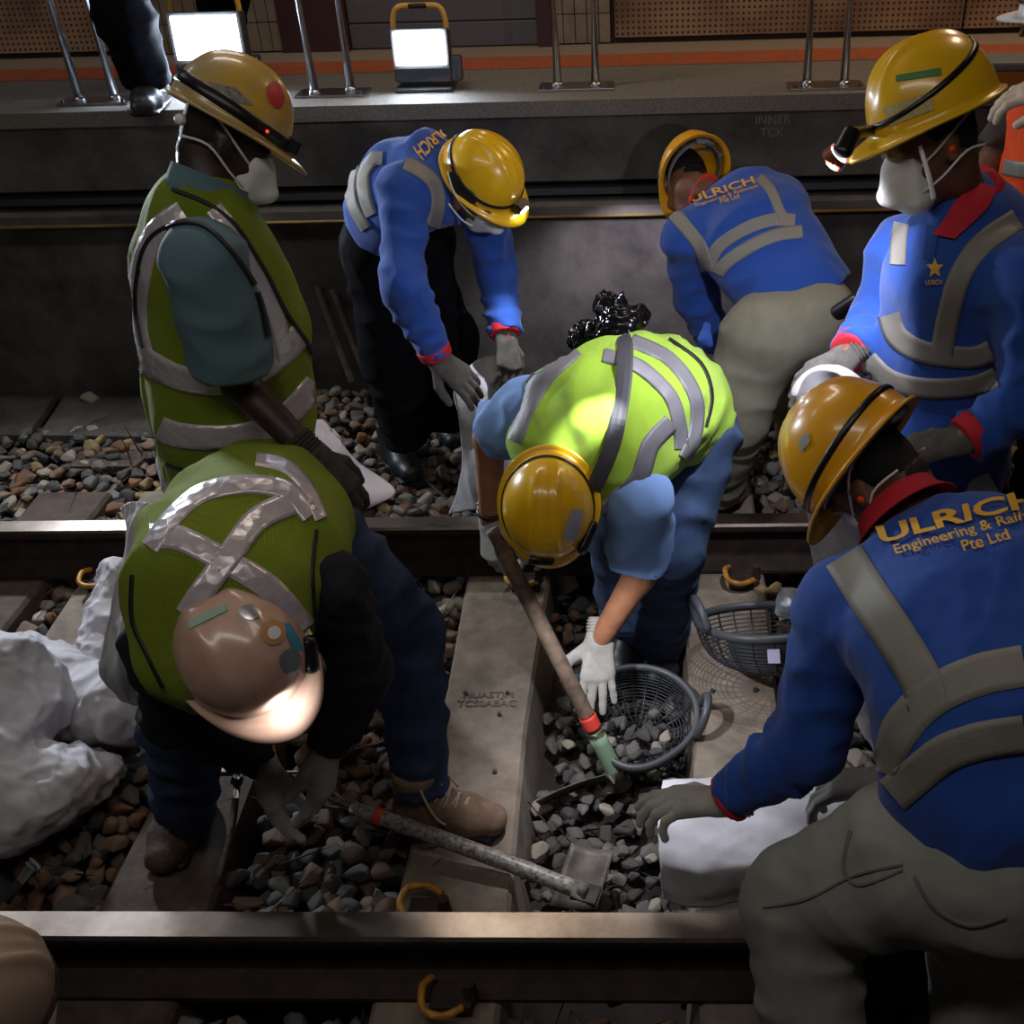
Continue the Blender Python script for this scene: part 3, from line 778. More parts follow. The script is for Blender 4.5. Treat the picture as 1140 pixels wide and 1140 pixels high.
def boot(par, an, toe, m_, sc=1.0, laces=False, label=None, up=(0, 0, 1)):
    an, toe = V(an), V(toe); f = (toe-an); f.z = 0; f.normalize(); x = f.cross(V((0, 0, 1)))
    M = Matrix((x, f, V((0, 0, 1)))).transposed().to_4x4() @ Matrix.Scale(sc, 4); M.translation = V((an.x, an.y, toe.z))
    L = lambda a, b, c: M @ V((a, b, c)); v = Vol(.007)
    v.T(L(0, -.03, .035), L(0, .11, .035), (.042, .04), (.047, .035), x, .03)
    v.T(L(0, .11, .04), L(0, .165, .04), (.048, .042), (.043, .038), x, .03)
    v.T(L(0, -.02, .05), L(0, -.01, .17), (.045, .055), (.048, .055), x, .04, fb=True)
    v.T(L(0, .02, .09), L(0, .1, .06), (.036, .035), (.04, .03), x, .04)
    v.plane(L(0, 0, .012), (0, 0, -1)); o = v.obj('boot', m_, par)
    v = Vol(.007); v.T(L(0, -.035, .012), L(0, .17, .012), (.049, .012), (.052, .012), x, .02); v.obj('sole', M_black, o)
    if laces:
        vs = []; fs = []
        for i in range(6):
            y, z = .0+.02*i, .145-.0135*i+.002
            sweep(spl([L(-.03, y-.01, z-.012), L(0, y+.012, z+.016), L(.032, y+.004, z-.012)], 4), .0032, 6, vs=vs, fs=fs)
            sweep(spl([L(.03, y-.01, z-.012), L(0, y+.012, z+.018), L(-.032, y+.004, z-.012)], 4), .0032, 6, vs=vs, fs=fs)
        sweep(spl([L(0, .01, .15), L(.04, .02, .15), L(.055, .05, .09), L(.05, .07, .06)], 5), .0032, 6, vs=vs, fs=fs)
        sweep(spl([L(0, .01, .15), L(-.03, .045, .15), L(-.05, .07, .08)], 5), .0032, 6, vs=vs, fs=fs)
        raw('laces', vs, fs, mat('beige_lace', 'b9aa93', .9), o)
    return o
def ring_band(name, pts, w, th, up, m_, par):
    vs, fs = sweep(pts, 1, 8, closed=True, flat=(th, w, up)); return raw(name, vs, fs, m_, par)
def collar(par, c, ax, fwd, r, h, m_, flare=.012, gap=0.35, name='collar'):
    """standing polo collar, open at the front"""
    M = basis(c, fwd, ax); rows = []
    N = 40; vs = []; fs = []
    prof = [(r, 0), (r*.96, h*.6), (r*.98, h), (r*1.02+.003, h), (r*1.12, h*.4), (r*1.2+flare, -.005), (r*1.18+flare, -.008), (r*1.05, h*.3)]
    for k in range(N+1):
        a = PI/2+gap+(2*PI-2*gap)*k/N
        for rr, zz in prof: vs.append(M @ V((rr*math.cos(a), rr*math.sin(a)*1.05, zz-.01*math.sin(a))))
    n = len(prof)
    for k in range(N):
        for j in range(n): fs.append((k*n+j, (k+1)*n+j, (k+1)*n+(j+1) % n, k*n+(j+1) % n))
    fs.append(tuple(range(n))[::-1]); fs.append(tuple(N*n+j for j in range(n)))
    return raw(name, vs, fs, m_, par)
def sk(a, b, t): return V(a)*(1-t)+V(b)*t
class Person: pass
def person(label, sp):
    """sp: head=(centre, fwd, up), tor=[(pos, lat_r, fb_r)...] hip->shoulder line, lat, arms, legs, base"""
    o = Person(); lat = sp['lat']; tor = sp['tor']; N = len(tor)
    lats = lat if isinstance(lat, list) else [lat]*N
    hc, hf, hu = sp['head']; HM = basis(hc, hf, hu); o.HM = HM
    b = Vol(.009)
    head_prims(b, HM)
    nb = sp.get('neck', tor[-1][0]); 
    b.T(nb, HM @ V((0, -.03, -.05)), .058, .052, k=.03)
    b.chain([t[0] for t in tor], [(t[1]-.03, t[2]-.03) for t in tor], [l for l in lats], k=.04)
    for s, a in sp['arms'].items():
        b.T(a[0], a[1], .047, .040, k=.03); b.T(a[1], a[2], .041, .029, k=.02)
    for s, a in sp['legs'].items():
        b.T(a[0], a[1], .07, .05, k=.03); b.T(a[1], a[2], .05, .034, k=.03)
    body = b.obj('person', sp.get('skin', M_skin)); o.body = body; tag(body, label, 'person')
    # shirt
    if sp.get('shirt'):
        v = Vol(.0085); sr = sp.get('infl', 0)-(.03 if sp.get('vest') else 0); v.gain = 1.0
        v.chain([t[0] for t in tor], [(t[1]+sr, t[2]+sr) for t in tor], lats, k=.04, fa=True)
        if 'yoke' not in sp:
            yr = .05 if sp.get('vest') else .068; v.T(sk(nb, sp['arms']['R'][0], .9), sk(nb, sp['arms']['L'][0], .9), yr, yr, k=.05)
        for s, a in sp['arms'].items():
            r0, r1, r2 = sp.get('slr', (.07, .058, .048))
            if sp.get('short'):
                e = sk(a[0], a[1], sp['short']); v.T(a[0], e, r0, r1+.008, k=.05, fb=True, fold=(sp.get('fa', .006), 9, hash(s) % 5*0+(1 if s == 'R' else 2.3)))
            else:
                ph_ = 1 if s == 'R' else 2.3; v.T(a[0], a[1], r0, r1, k=.05, fold=(sp.get('fa', .010)*.75, 12, ph_)); v.T(a[1], sk(a[1], a[2], .93), r1, r2, k=.03, fb=True, fold=(sp.get('fa', .010), 17, ph_+1.4))
        for e in sp.get('shirt_extra', []): v.T(*e[0], **e[1])
        for w_ in [sp.get('swr', [(.006, 14, (1, 1, 1), 1)])[0], (sp.get('sc', .0035), 20, (1, 1, 1), 101)]: v.wrk(*w_)
        for c_ in sp.get('scut', []): v.plane(*c_)
        o.shirt = v.obj('shirt', sp['shirt'], body)
    if sp.get('trousers'):
        v = Vol(.0095); v.gain = 1.0; r = sp.get('trr', (.1, .078, .068))
        if sp.get('pelvis'): v.chain([q[0] for q in sp['pelvis']], [(q[1], q[2]) for q in sp['pelvis']], lats[0], k=.05)
        for s, a in sp['legs'].items():
            ph_ = 1.7 if s == 'R' else .4; v.T(a[0], a[1], r[0], r[1], k=.06, fold=(sp.get('fl', .012), 9, ph_)); v.T(a[1], a[2], r[1], r[2], k=.03, fb=True, fold=(sp.get('fl', .012), 12, ph_+1))
        for w_ in [(.004, 9, (1, 1, 1), 5), (.0035, 17, (1, 1, 1), 102)]: v.wrk(*w_)
        for c_ in sp.get('tcut', []): v.plane(*c_)
        o.trousers = v.obj('trousers', sp['trousers'], body)
    if sp.get('vest'):
        v = Vol(.0085); v.gain = 1.0; vt = sp.get('vtor', [(t[0], t[1]+.02, t[2]+.02) for t in tor])
        vl = sp.get('vlat', lats if len(vt) == N else lats[0])
        v.chain([t[0] for t in vt], [(t[1], t[2]) for t in vt], vl, k=.05, fa=True)
        for e in sp.get('vest_extra', []): v.T(*e[0], **e[1])
        for w_ in [sp.get('vwr', [(.006, 12, (1, 1, 1), 3)])[0], (sp.get('vc', .008), 13, (1, 1, .6), 103)]: v.wrk(*w_)
        for c_ in sp.get('vcut', []): v.plane(*c_)
        o.vest = v.obj('safety_vest', sp['vest'], body)
    if sp.get('hair', True):
        v = Vol(.006); L = lambda x, y, z: HM @ V((x, y, z))
        v.T(L(0, -.024, .034), L(0, .0, .045), (.079, .09), (.075, .085), HM.to_3x3() @ V((1, 0, 0)), .01)
        v.T(L(0, -.045, -.01), L(0, -.05, -.045), (.062, .052), (.05, .04), HM.to_3x3() @ V((1, 0, 0)), .02)
        v.plane(L(0, .045, .05), HM.to_3x3() @ V((0, 1, -.55))); v.obj('hair', M_hair, body)
    # eyes
    for s in (-1, 1):
        bm = bmesh.new(); bmesh.ops.create_uvsphere(bm, u_segments=12, v_segments=8, radius=.0125, matrix=Matrix.Translation(HM @ V((s*.031, .079, .002)))); bmobj('eye', bm, mat('eye_white', 'd8d2ca', .2), body, True)
        bm = bmesh.new(); bmesh.ops.create_uvsphere(bm, u_segments=10, v_segments=8, radius=.0065, matrix=Matrix.Translation(HM @ V((s*.031, .0865, .001)))); bmobj('iris', bm, mat('dark_iris', '120a07', .1), body, True)
    return o
ppl = []
# A: standing at left in a lime vest, seen from his right side
def build_A():
    Ld = W(240, 300, .12, 0, -1); Ld.z = 0; Ld.normalize()      # towards his right
    hip = p3(265, 560, 2.84); D = 2.40
    st = [(p3(262, 535, 2.80), .17, .170), (p3(262, 450, 2.66), .17, .175), (p3(250, 370, 2.55), .165, .155), (p3(233, 300, 2.46), .15, .13), (p3(228, 250, 2.40), .12, .09)]
    hf = W(262, 125, .86, .5, 0); hu = W(262, 125, .5, -.86, .03)
    head = p3(252, 160, 2.38)
    shR = p3(228, 290, 2.24); elR = J(268, 428, shR, .30, 1); wrR = J(348, 508, elR, .25, -1)
    shL = p3(250, 262, 2.52); elL = p3(285, 390, 2.72); wrL = p3(300, 450, 2.78)
    fy = V((0, 0, 1))
    hipR = p3(250, 560, 2.76); hipL = p3(275, 560, 2.92)
    base = V((hip.x, .95, -.10))
    legs = {'R': [hipR, V((hipR.x+.03, hipR.y, .42)), V((hipR.x-.02, hipR.y+.05, .11)), None], 'L': [hipL, V((hipL.x+.1, hipL.y, .42)), V((hipL.x+.12, hipL.y+.05, .11)), None]}
    o = person('person standing at left in lime vest over green shirt, looking down right',
        dict(head=(head, hf, hu), tor=st, lat=Ld, neck=p3(232, 218, 2.38), arms={'R': [shR, elR, wrR], 'L': [shL, elL, wrL]}, legs=legs,
             shirt=M_green, short=.82, slr=(.082, .086, .06), trousers=M_btr, vest=M_olive, skin=M_skind, infl=0,
             swr=[(.007, 9, (1, 1, .45), 1), (.004, 26, (1, 1, .6), 2)],
             vtor=[(p3(262, 525, 2.79), .19, .180), (p3(258, 450, 2.66), .19, .188), (p3(249, 370, 2.55), .185, .180), (p3(233, 300, 2.46), .17, .148), (p3(226, 250, 2.40), .14, .115)],
             vwr=[(.010, 7, (1, 1, .35), 3), (.004, 22, (1, 1, .5), 4)]))
    b = o.body
    vol = None
    hm = helmet(b, basis(p3(256, 136, 2.36), hf, hu), M_scuff, strap=.024, sz=.012, sc=1.0, label='scuffed yellow helmet', peak=.05)
    # headlamp of the standing worker, switched off
    HM = basis(p3(256, 136, 2.36), hf, hu)
    bm = bmesh.new(); bx(bm, (-.03, .118, .004), (.03, .150, .036), HM); bmobj('headlamp', bm, M_blackp, hm, bevel=.004)
    bm = bmesh.new(); bmesh.ops.create_uvsphere(bm, u_segments=8, v_segments=6, radius=.0035, matrix=HM @ Matrix.Translation((.119, .072, .018))); bmobj('indicator_light', bm, mat('red_indicator', 'ff3020', .3, emit=2), hm, True)
    B = bvh(hm)
    disc('sticker', B, 306, 106, 9, 15, -.3, mat('red_sticker', 'c22a3a', .5), hm)
    patch('sticker', B, [(232, 92), (262, 98), (283, 118), (250, 112)], mat('worn_grey_sticker', '9a9386', .6, noise=90, col2='5a564d'), hm)
    mask(b, basis(head, hf, hu))
    # ear plug
    v = Vol(.004); v.ball(p3(201, 133, 2.30), .013); v.obj('ear_plug', M_white, b)
    ax = W(232, 215, .30, -1, 0); collar(b, p3(230, 228, 2.385), ax, W(232, 215, 1, .5, 0), .078, .06, M_green, gap=.45, flare=.006)
    glove(b, wrR, W(365, 530, .65, .75, .1), W(365, 530, .3, -.3, -.9), 1, [.5, .55, .6, .7], mat('dark_grey_glove', '5f5b58', .95, noise=25, col2='474441', bump=.8, bscale=260, kind='weave'))
    B = bvh(o.vest, o.shirt)
    ribbon('piping', B, [(160, 385), (153, 340), (156, 300), (166, 270), (190, 252), (225, 252), (258, 282), (285, 325), (297, 375)], 3.5, M_black, o.vest, off=.008)
    B = bvh(o.vest); t = M_tapeg
    ribbon('reflective_stripe', B, [(204, 236), (175, 258), (158, 300), (152, 360), (163, 410)], 24, t, o.vest)
    ribbon('reflective_stripe', B, [(160, 400), (200, 420), (250, 425), (300, 405), (334, 372)], 27, t, o.vest)
    ribbon('reflective_stripe', B, [(164, 470), (200, 484), (260, 486), (310, 470), (351, 428)], 27, t, o.vest)
    ribbon('reflective_stripe', B, [(238, 232), (275, 285), (300, 335), (318, 400)], 20, t, o.vest)
    ribbon('piping', B, [(193, 212), (250, 240), (292, 300), (315, 345), (345, 390), (352, 420)], 3.5, M_black, o.vest, off=.008)
    ribbon('piping', B, [(165, 505), (200, 522), (260, 527), (300, 520)], 3.5, M_black, o.vest)
    legb = [boot(b, (legs['R'][2].x, legs['R'][2].y, 0), (legs['R'][2].x+.2, legs['R'][2].y, .0), M_boot), boot(b, (legs['L'][2].x, legs['L'][2].y, 0), (legs['L'][2].x+.2, legs['L'][2].y, .0), M_boot)]
    o.base = V((hip.x, hip.y, 0)); ppl.append(o)
build_A()
# B: cream helmet, stooping towards the camera at left
def build_B():
    lat = W(270, 640, 1, -.12, 0)   # screen right = his left
    st = [(p3(305, 560, 2.42), .165, .125), (p3(292, 580, 2.28), .165, .125), (p3(275, 612, 2.14), .175, .13), (p3(262, 655, 2.06), .16, .11), (p3(258, 700, 2.06), .12, .085)]
    hf = W(270, 745, .55, .75, -.2); hu = W(270, 745, -.22, -.35, -.9)
    hM = basis(p3(270, 728, 1.98), hf, hu); head = p3(278, 738, 2.08)
    shL = p3(372, 650, 2.10); elL = J(402, 750, shL, .26, 1); wrL = J(366, 832, elL, .24, 1)
    shR = p3(176, 715, 2.02); elR = J(195, 795, shR, .24, 1); wrR = J(292, 846, elR, .25, 1)
    hL = p3(350, 600, 2.42); kL = J(452, 700, hL, .36, 1); aL = p3(470, 885, 2.66)
    hR = p3(258, 600, 2.45); kR = p3(205, 800, 2.42); aR = p3(205, 905, 2.62)
    o = person('stooping worker with cream helmet and yellow-green vest, navy sleeves and jeans, front left',
        dict(head=(head, hf, hu), tor=st, lat=lat, arms={'L': [shL, elL, wrL], 'R': [shR, elR, wrR]}, legs={'L': [hL, kL, aL], 'R': [hR, kR, aR]},
             shirt=M_navy, trousers=M_jean, trr=(.115, .088, .066), vest=M_olive, skin=M_skin, slr=(.062, .058, .046), pelvis=[(p3(275, 585, 2.46), .1, .11), (p3(335, 585, 2.46), .1, .11)],
             twr=[(.008, 11, (1, 1, .5), 5), (.004, 30, (1, 1, .5), 6)],
             vtor=[(p3(298, 565, 2.44), .175, .15), (p3(290, 582, 2.28), .185, .148), (p3(272, 612, 2.14), .195, .15), (p3(256, 655, 2.04), .172, .14), (p3(250, 725, 2.02), .155, .115)],
             vwr=[(.009, 6, (1, 1, 1), 13), (.003, 24, (1, 1, 1), 4)]))
    b = o.body
    hm = helmet(b, hM, M_helw, strap=False, sc=1.02, label='cream helmet with round stickers', ridges=(.048,), rwid=.016, peak=.045, m_in=M_white)
    global B_LAMP, B_LAMP2; B_LAMP = hM @ V((.0, .150, .055)); B_LAMP2 = hM @ V((.0, .160, -.02))
    B = bvh(hm)
    disc('sticker', B, 303, 704, 14, 14, 0, mat('orange_ring_sticker', 'b98a5a', .4), hm); disc('sticker', B, 304, 705, 7, 7, 0, M_white, hm, .004)
    disc('sticker', B, 322, 735, 12, 13, .2, mat('grey_round_sticker', '6c7680', .4), hm)
    disc('sticker', B, 278, 682, 12, 8, .2, mat('silver_sticker', 'c9c6cc', .2, .6), hm)
    patch('sticker', B, [(312, 694), (322, 694), (338, 722), (328, 728)], mat('blue_sticker', '3d8bb0', .4), hm)
    patch('sticker', B, [(210, 692), (252, 672), (254, 680), (213, 700)], mat('green_text_sticker', '93b09c', .4), hm)
    # battery pack on helmet rear rim
    v = Vol(.005); v.T(p3(344, 715, 1.98), p3(347, 742, 1.98), (.014, .02), k=.01); v.obj('headlamp_battery', M_blackp, hm)
    B = bvh(o.vest); t = M_tapeg
    ribbon('reflective_stripe', B, [(168, 610), (190, 580), (225, 550), (275, 540), (320, 548), (345, 575)], 20, t, o.vest)
    ribbon('reflective_stripe', B, [(168, 598), (200, 600), (250, 625), (300, 655), (338, 700)], 27, t, o.vest)
    ribbon('reflective_stripe', B, [(325, 560), (285, 580), (255, 620), (228, 655), (208, 685)], 27, t, o.vest)
    ribbon('reflective_stripe', B, [(285, 512), (318, 520), (342, 545), (357, 578)], 14, t, o.vest)
    ribbon('piping', B, [(148, 640), (148, 690), (165, 730), (182, 765)], 3, M_black, o.vest)
    ribbon('piping', B, [(352, 590), (347, 640), (352, 700)], 3, M_black, o.vest)
    glove(b, wrL, W(362, 860, -.1, 1, .2), W(362, 860, .85, .1, -.45), -1, [.4, .45, .5, .5], M_glovew, thumb=.25)
    glove(b, wrR, W(315, 880, .28, 1, .2), W(315, 880, -.85, .2, -.4), 1, [.25, .3, .3, .35], M_glovew, thumb=.25)
    boot(b, aL, P(548, 925, z=.0), mat('tan_suede', '8d735f', .85, noise=20, col2='6a5343', bump=.4, bscale=90), 1.05, laces=True, label='worn brown lace-up work shoe')
    a = P(200, 935, z=.0); boot(b, V((a.x, a.y+.08, 0)), a+V((0, -.12, 0)), M_boot)
    o.base = V((hL.x, aL.y, 0)); ppl.append(o)
build_B()
# C: back left, blue shirt, stooping to the right, lamp lit
def build_C():
    lat = W(460, 200, .35, .45, -.75)
    st = [(p3(428, 250, 3.55), .145, .115), (p3(430, 232, 3.48), .15, .115), (p3(446, 210, 3.42), .16, .115), (p3(475, 200, 3.36), .155, .105), (p3(496, 200, 3.32), .11, .08)]
    hf = W(545, 190, .75, .62, -.2); hu = W(545, 190, .38, -.5, -.75)
    head = p3(528, 212, 3.28)
    shR = p3(448, 215, 3.22); elR = J(450, 320, shR, .29, -1); wrR = J(487, 398, elR, .25, 1)
    shL = p3(535, 225, 3.42); elL = J(552, 300, shL, .26, 1); wrL = J(563, 375, elL, .25, -1)
    hR = p3(425, 275, 3.6); kR = p3(435, 400, 3.8); aR = p3(455, 490, 4.05)
    hL = p3(450, 275, 3.75); kL = p3(500, 380, 3.85); aL = p3(500, 470, 4.1)
    o = person('stooping worker in blue shirt and yellow helmet with lit headlamp, back left below the floodlights',
        dict(head=(head, hf, hu), tor=st, lat=lat, arms={'R': [shR, elR, wrR], 'L': [shL, elL, wrL]}, legs={'R': [hR, kR, aR], 'L': [hL, kL, aL]},
             shirt=M_blue, trousers=M_btr, trr=(.125, .10, .08), skin=M_skin, slr=(.078, .064, .050), infl=.0, pelvis=[(p3(425, 275, 3.6), .12, .12), (p3(470, 270, 3.7), .12, .12)],
             swr=[(.008, 11, (V((1, 0, -1)), .4), 1), (.004, 30, (1, 1, 1), 2)]))
    b = o.body
    hm = helmet(b, basis(p3(537, 196, 3.27), hf, hu), M_yel, strap=.012, sz=.03, sc=1.0, lamp=True, label='yellow helmet with lit headlamp', peak=.045)
    global C_LAMP; C_LAMP = basis(p3(537, 196, 3.27), hf, hu) @ V((.02, .21, -.005))
    mask(b, basis(head, hf, hu))
    collar(b, p3(500, 202, 3.33), head-p3(494, 200, 3.34), hf, .062, .03, M_red, gap=.3)
    for w_, e_ in ((wrR, elR), (wrL, elL)):
        v = Vol(.006); v.T(sk(e_, w_, .84), sk(e_, w_, .98), .054, .050, fa=True, fb=True); v.obj('cuff', M_red, b)
    B = bvh(o.shirt)
    t = mat('grey_shirt_tape', '827e76', .6, bump=.2, bscale=200)
    ribbon('reflective_stripe', B, [(412, 176), (445, 180), (478, 198), (488, 222), (482, 252)], 15, t, o.shirt)
    ribbon('reflective_stripe', B, [(418, 175), (405, 195), (408, 225), (420, 250)], 13, t, o.shirt)
    ribbon('reflective_stripe', B, [(396, 182), (390, 205), (394, 230), (408, 254)], 12, t, o.shirt)
    cloth_text('printed_lettering', B, 'ULRICH', [(500, 150), (470, 182), (492, 145), (461, 166)], M_gold, o.shirt, bold=.02)
    glove(b, wrR, W(500, 420, .75, .65, -.1), W(500, 420, -.3, -.6, -.7), -1, [.35, .4, .4, .5], M_glove)
    glove(b, wrL, W(565, 395, .1, 1, -.1), W(565, 395, .5, 0, -.8), 1, [.3, .4, .5, .5], M_glove)
    a = P(440, 515, z=-.02); t_ = P(466, 545, z=-.02); boot(b, a, t_, M_bootb, 1.05)
    a = P(495, 480, z=-.02); t_ = P(510, 505, z=-.02); boot(b, a, t_, M_bootb, 1.0)
    o.base = V((aR.x, aR.y, -.02)); ppl.append(o)
build_C()
# D: middle, lime vest, light blue shirt, yellow helmet seen from above
def build_D():
    lat = W(680, 480, .72, .62, -.1)
    st = [(p3(768, 446, 2.90), .175, .13), (p3(738, 446, 2.80), .15, .11), (p3(702, 462, 2.70), .155, .105), (p3(665, 486, 2.62), .15, .095), (p3(635, 514, 2.60), .11, .07)]
    hf = W(610, 570, -.05, .9, -.2); hu = W(610, 570, -.08, .30, -1)
    hM = basis(p3(611, 562, 2.50), hf, hu); head = p3(615, 570, 2.60)
    shR = p3(590, 455, 2.64); elR = p3(545, 488, 2.78); wrR = J(546, 580, elR, .27, 1)
    shL = p3(712, 555, 2.56); elL = J(712, 640, shL, .27, 1); wrL = J(668, 712, elL, .24, 1)
    hR = p3(735, 470, 2.9); kR = p3(690, 590, 3.0); aR = p3(700, 690, 3.30)
    hL = p3(775, 490, 2.88); kL = p3(745, 610, 2.92); aL = p3(735, 715, 3.30)
    o = person('worker bent double in the middle, lime vest over light blue shirt',
        dict(head=(head, hf, hu), tor=st, lat=lat, arms={'R': [shR, elR, wrR], 'L': [shL, elL, wrL]}, legs={'R': [hR, kR, aR], 'L': [hL, kL, aL]},
             shirt=M_lblue, short=.72, fa=.005, slr=(.078, .076, .07), trousers=M_jeanl, trr=(.115, .09, .08), vest=M_lime, vc=.011, skin=M_skinl,
             pelvis=[(p3(738, 462, 2.94), .10, .10), (p3(772, 474, 2.92), .10, .10)], infl=.012,
             twr=[(.008, 11, (1, 1, .5), 5), (.004, 30, (1, 1, .5), 6)],
             swr=[(.007, 14, (V((1, .3, 1)), .35), 1), (.003, 34, (1, 1, 1), 2)],
             vtor=[(p3(750, 440, 2.87), .175, .135), (p3(732, 444, 2.79), .18, .138), (p3(698, 460, 2.69), .185, .14), (p3(660, 484, 2.61), .185, .13), (p3(630, 514, 2.59), .155, .10)],
             vwr=[(.013, 11, (V((.2, 1, -.1)), .3), 3), (.0035, 24, (V((.6, .6, .1)), .4), 4)]))
    b = o.body
    hm = helmet(b, hM, M_yel, strap=.007, sz=.022, sc=.96, label='yellow helmet seen from above', peak=.02, brim=.026, ridges=(.03,))
    B = bvh(hm)
    patch('sticker', B, [(636, 566), (649, 568), (641, 602), (625, 600)], mat('pale_label', 'b8b3c4', .5, noise=200, col2='9690a5'), hm)
    v = Vol(.005); v.T(p3(648, 612, 2.47), p3(660, 585, 2.48), (.012, .022), k=.01); v.obj('headlamp_battery', M_blackp, hm)
    v = Vol(.005); v.T(p3(592, 624, 2.46), p3(614, 625, 2.46), (.012, .008), k=.01); v.obj('headlamp', M_blackp, hm)
    B = bvh(o.vest); t = mat('grey_vest_tape', '75757a', .5, .1, bump=.2, bscale=250)
    ribbon('reflective_stripe', B, [(640, 388), (608, 418), (585, 455), (572, 490)], 21, t, o.vest)
    ribbon('reflective_stripe', B, [(672, 396), (710, 408), (745, 440), (756, 475), (758, 500)], 15, t, o.vest)
    ribbon('reflective_stripe', B, [(703, 380), (745, 400), (773, 440), (774, 480), (762, 510)], 15, t, o.vest)
    ribbon('reflective_stripe', B, [(747, 470), (724, 495), (712, 530), (690, 555), (665, 575)], 20, t, o.vest)
    ribbon('piping', B, [(595, 415), (575, 440), (562, 465), (553, 500)], 4, M_black, o.vest)
    ribbon('piping', B, [(745, 378), (780, 405), (792, 440), (786, 475)], 3, M_black, o.vest)
    # belt of the shoulder bag
    hp = []
    for u, v_, _z in spl([V((691, 372, 0)), V((696, 385, 0)), V((695, 420, 0)), V((690, 455, 0)), V((683, 490, 0)), V((672, 520, 0)), V((660, 545, 0))], 3):
        h_, n_ = hit(B, u, v_)
        if h_ is not None: hp.append(h_+(CPOS-h_).normalized()*.012)
    if len(hp) > 3:
        pts = spl(hp, 2); up = (CPOS-pts[len(pts)//2]).normalized(); vs, fs = sweep(pts, 1, 8, flat=(.019, .003, up)); raw('shoulder_strap', vs, fs, M_dk, b, smooth=False)
    glove(b, wrR, W(548, 600, .1, 1, .1), W(548, 600, -.8, -.2, -.7), 1, [.9, .9, .9, .9], M_glovew)
    glove(b, wrL, W(666, 745, -.05, 1, .1), W(666, 745, .05, -.4, -.9), -1, [.12, .08, .1, .15], M_glovew, spread=.13, thumb=.9)
    v = Vol(.004); v.T(sk(elR, wrR, .86), sk(elR, wrR, .9), .038, .038, fa=True, fb=True); v.obj('wristwatch', M_blackp, b)
    a = aR; boot(b, V((a.x, a.y+.03, 0)), V((a.x-.02, a.y-.2, -.12)), M_bootb, .9)
    a = aL; boot(b, V((a.x, a.y+.03, 0)), V((a.x+.0, a.y-.2, -.12)), M_bootb, .9)
    o.base = V((aL.x, aL.y, -.1)); ppl.append(o)
build_D()
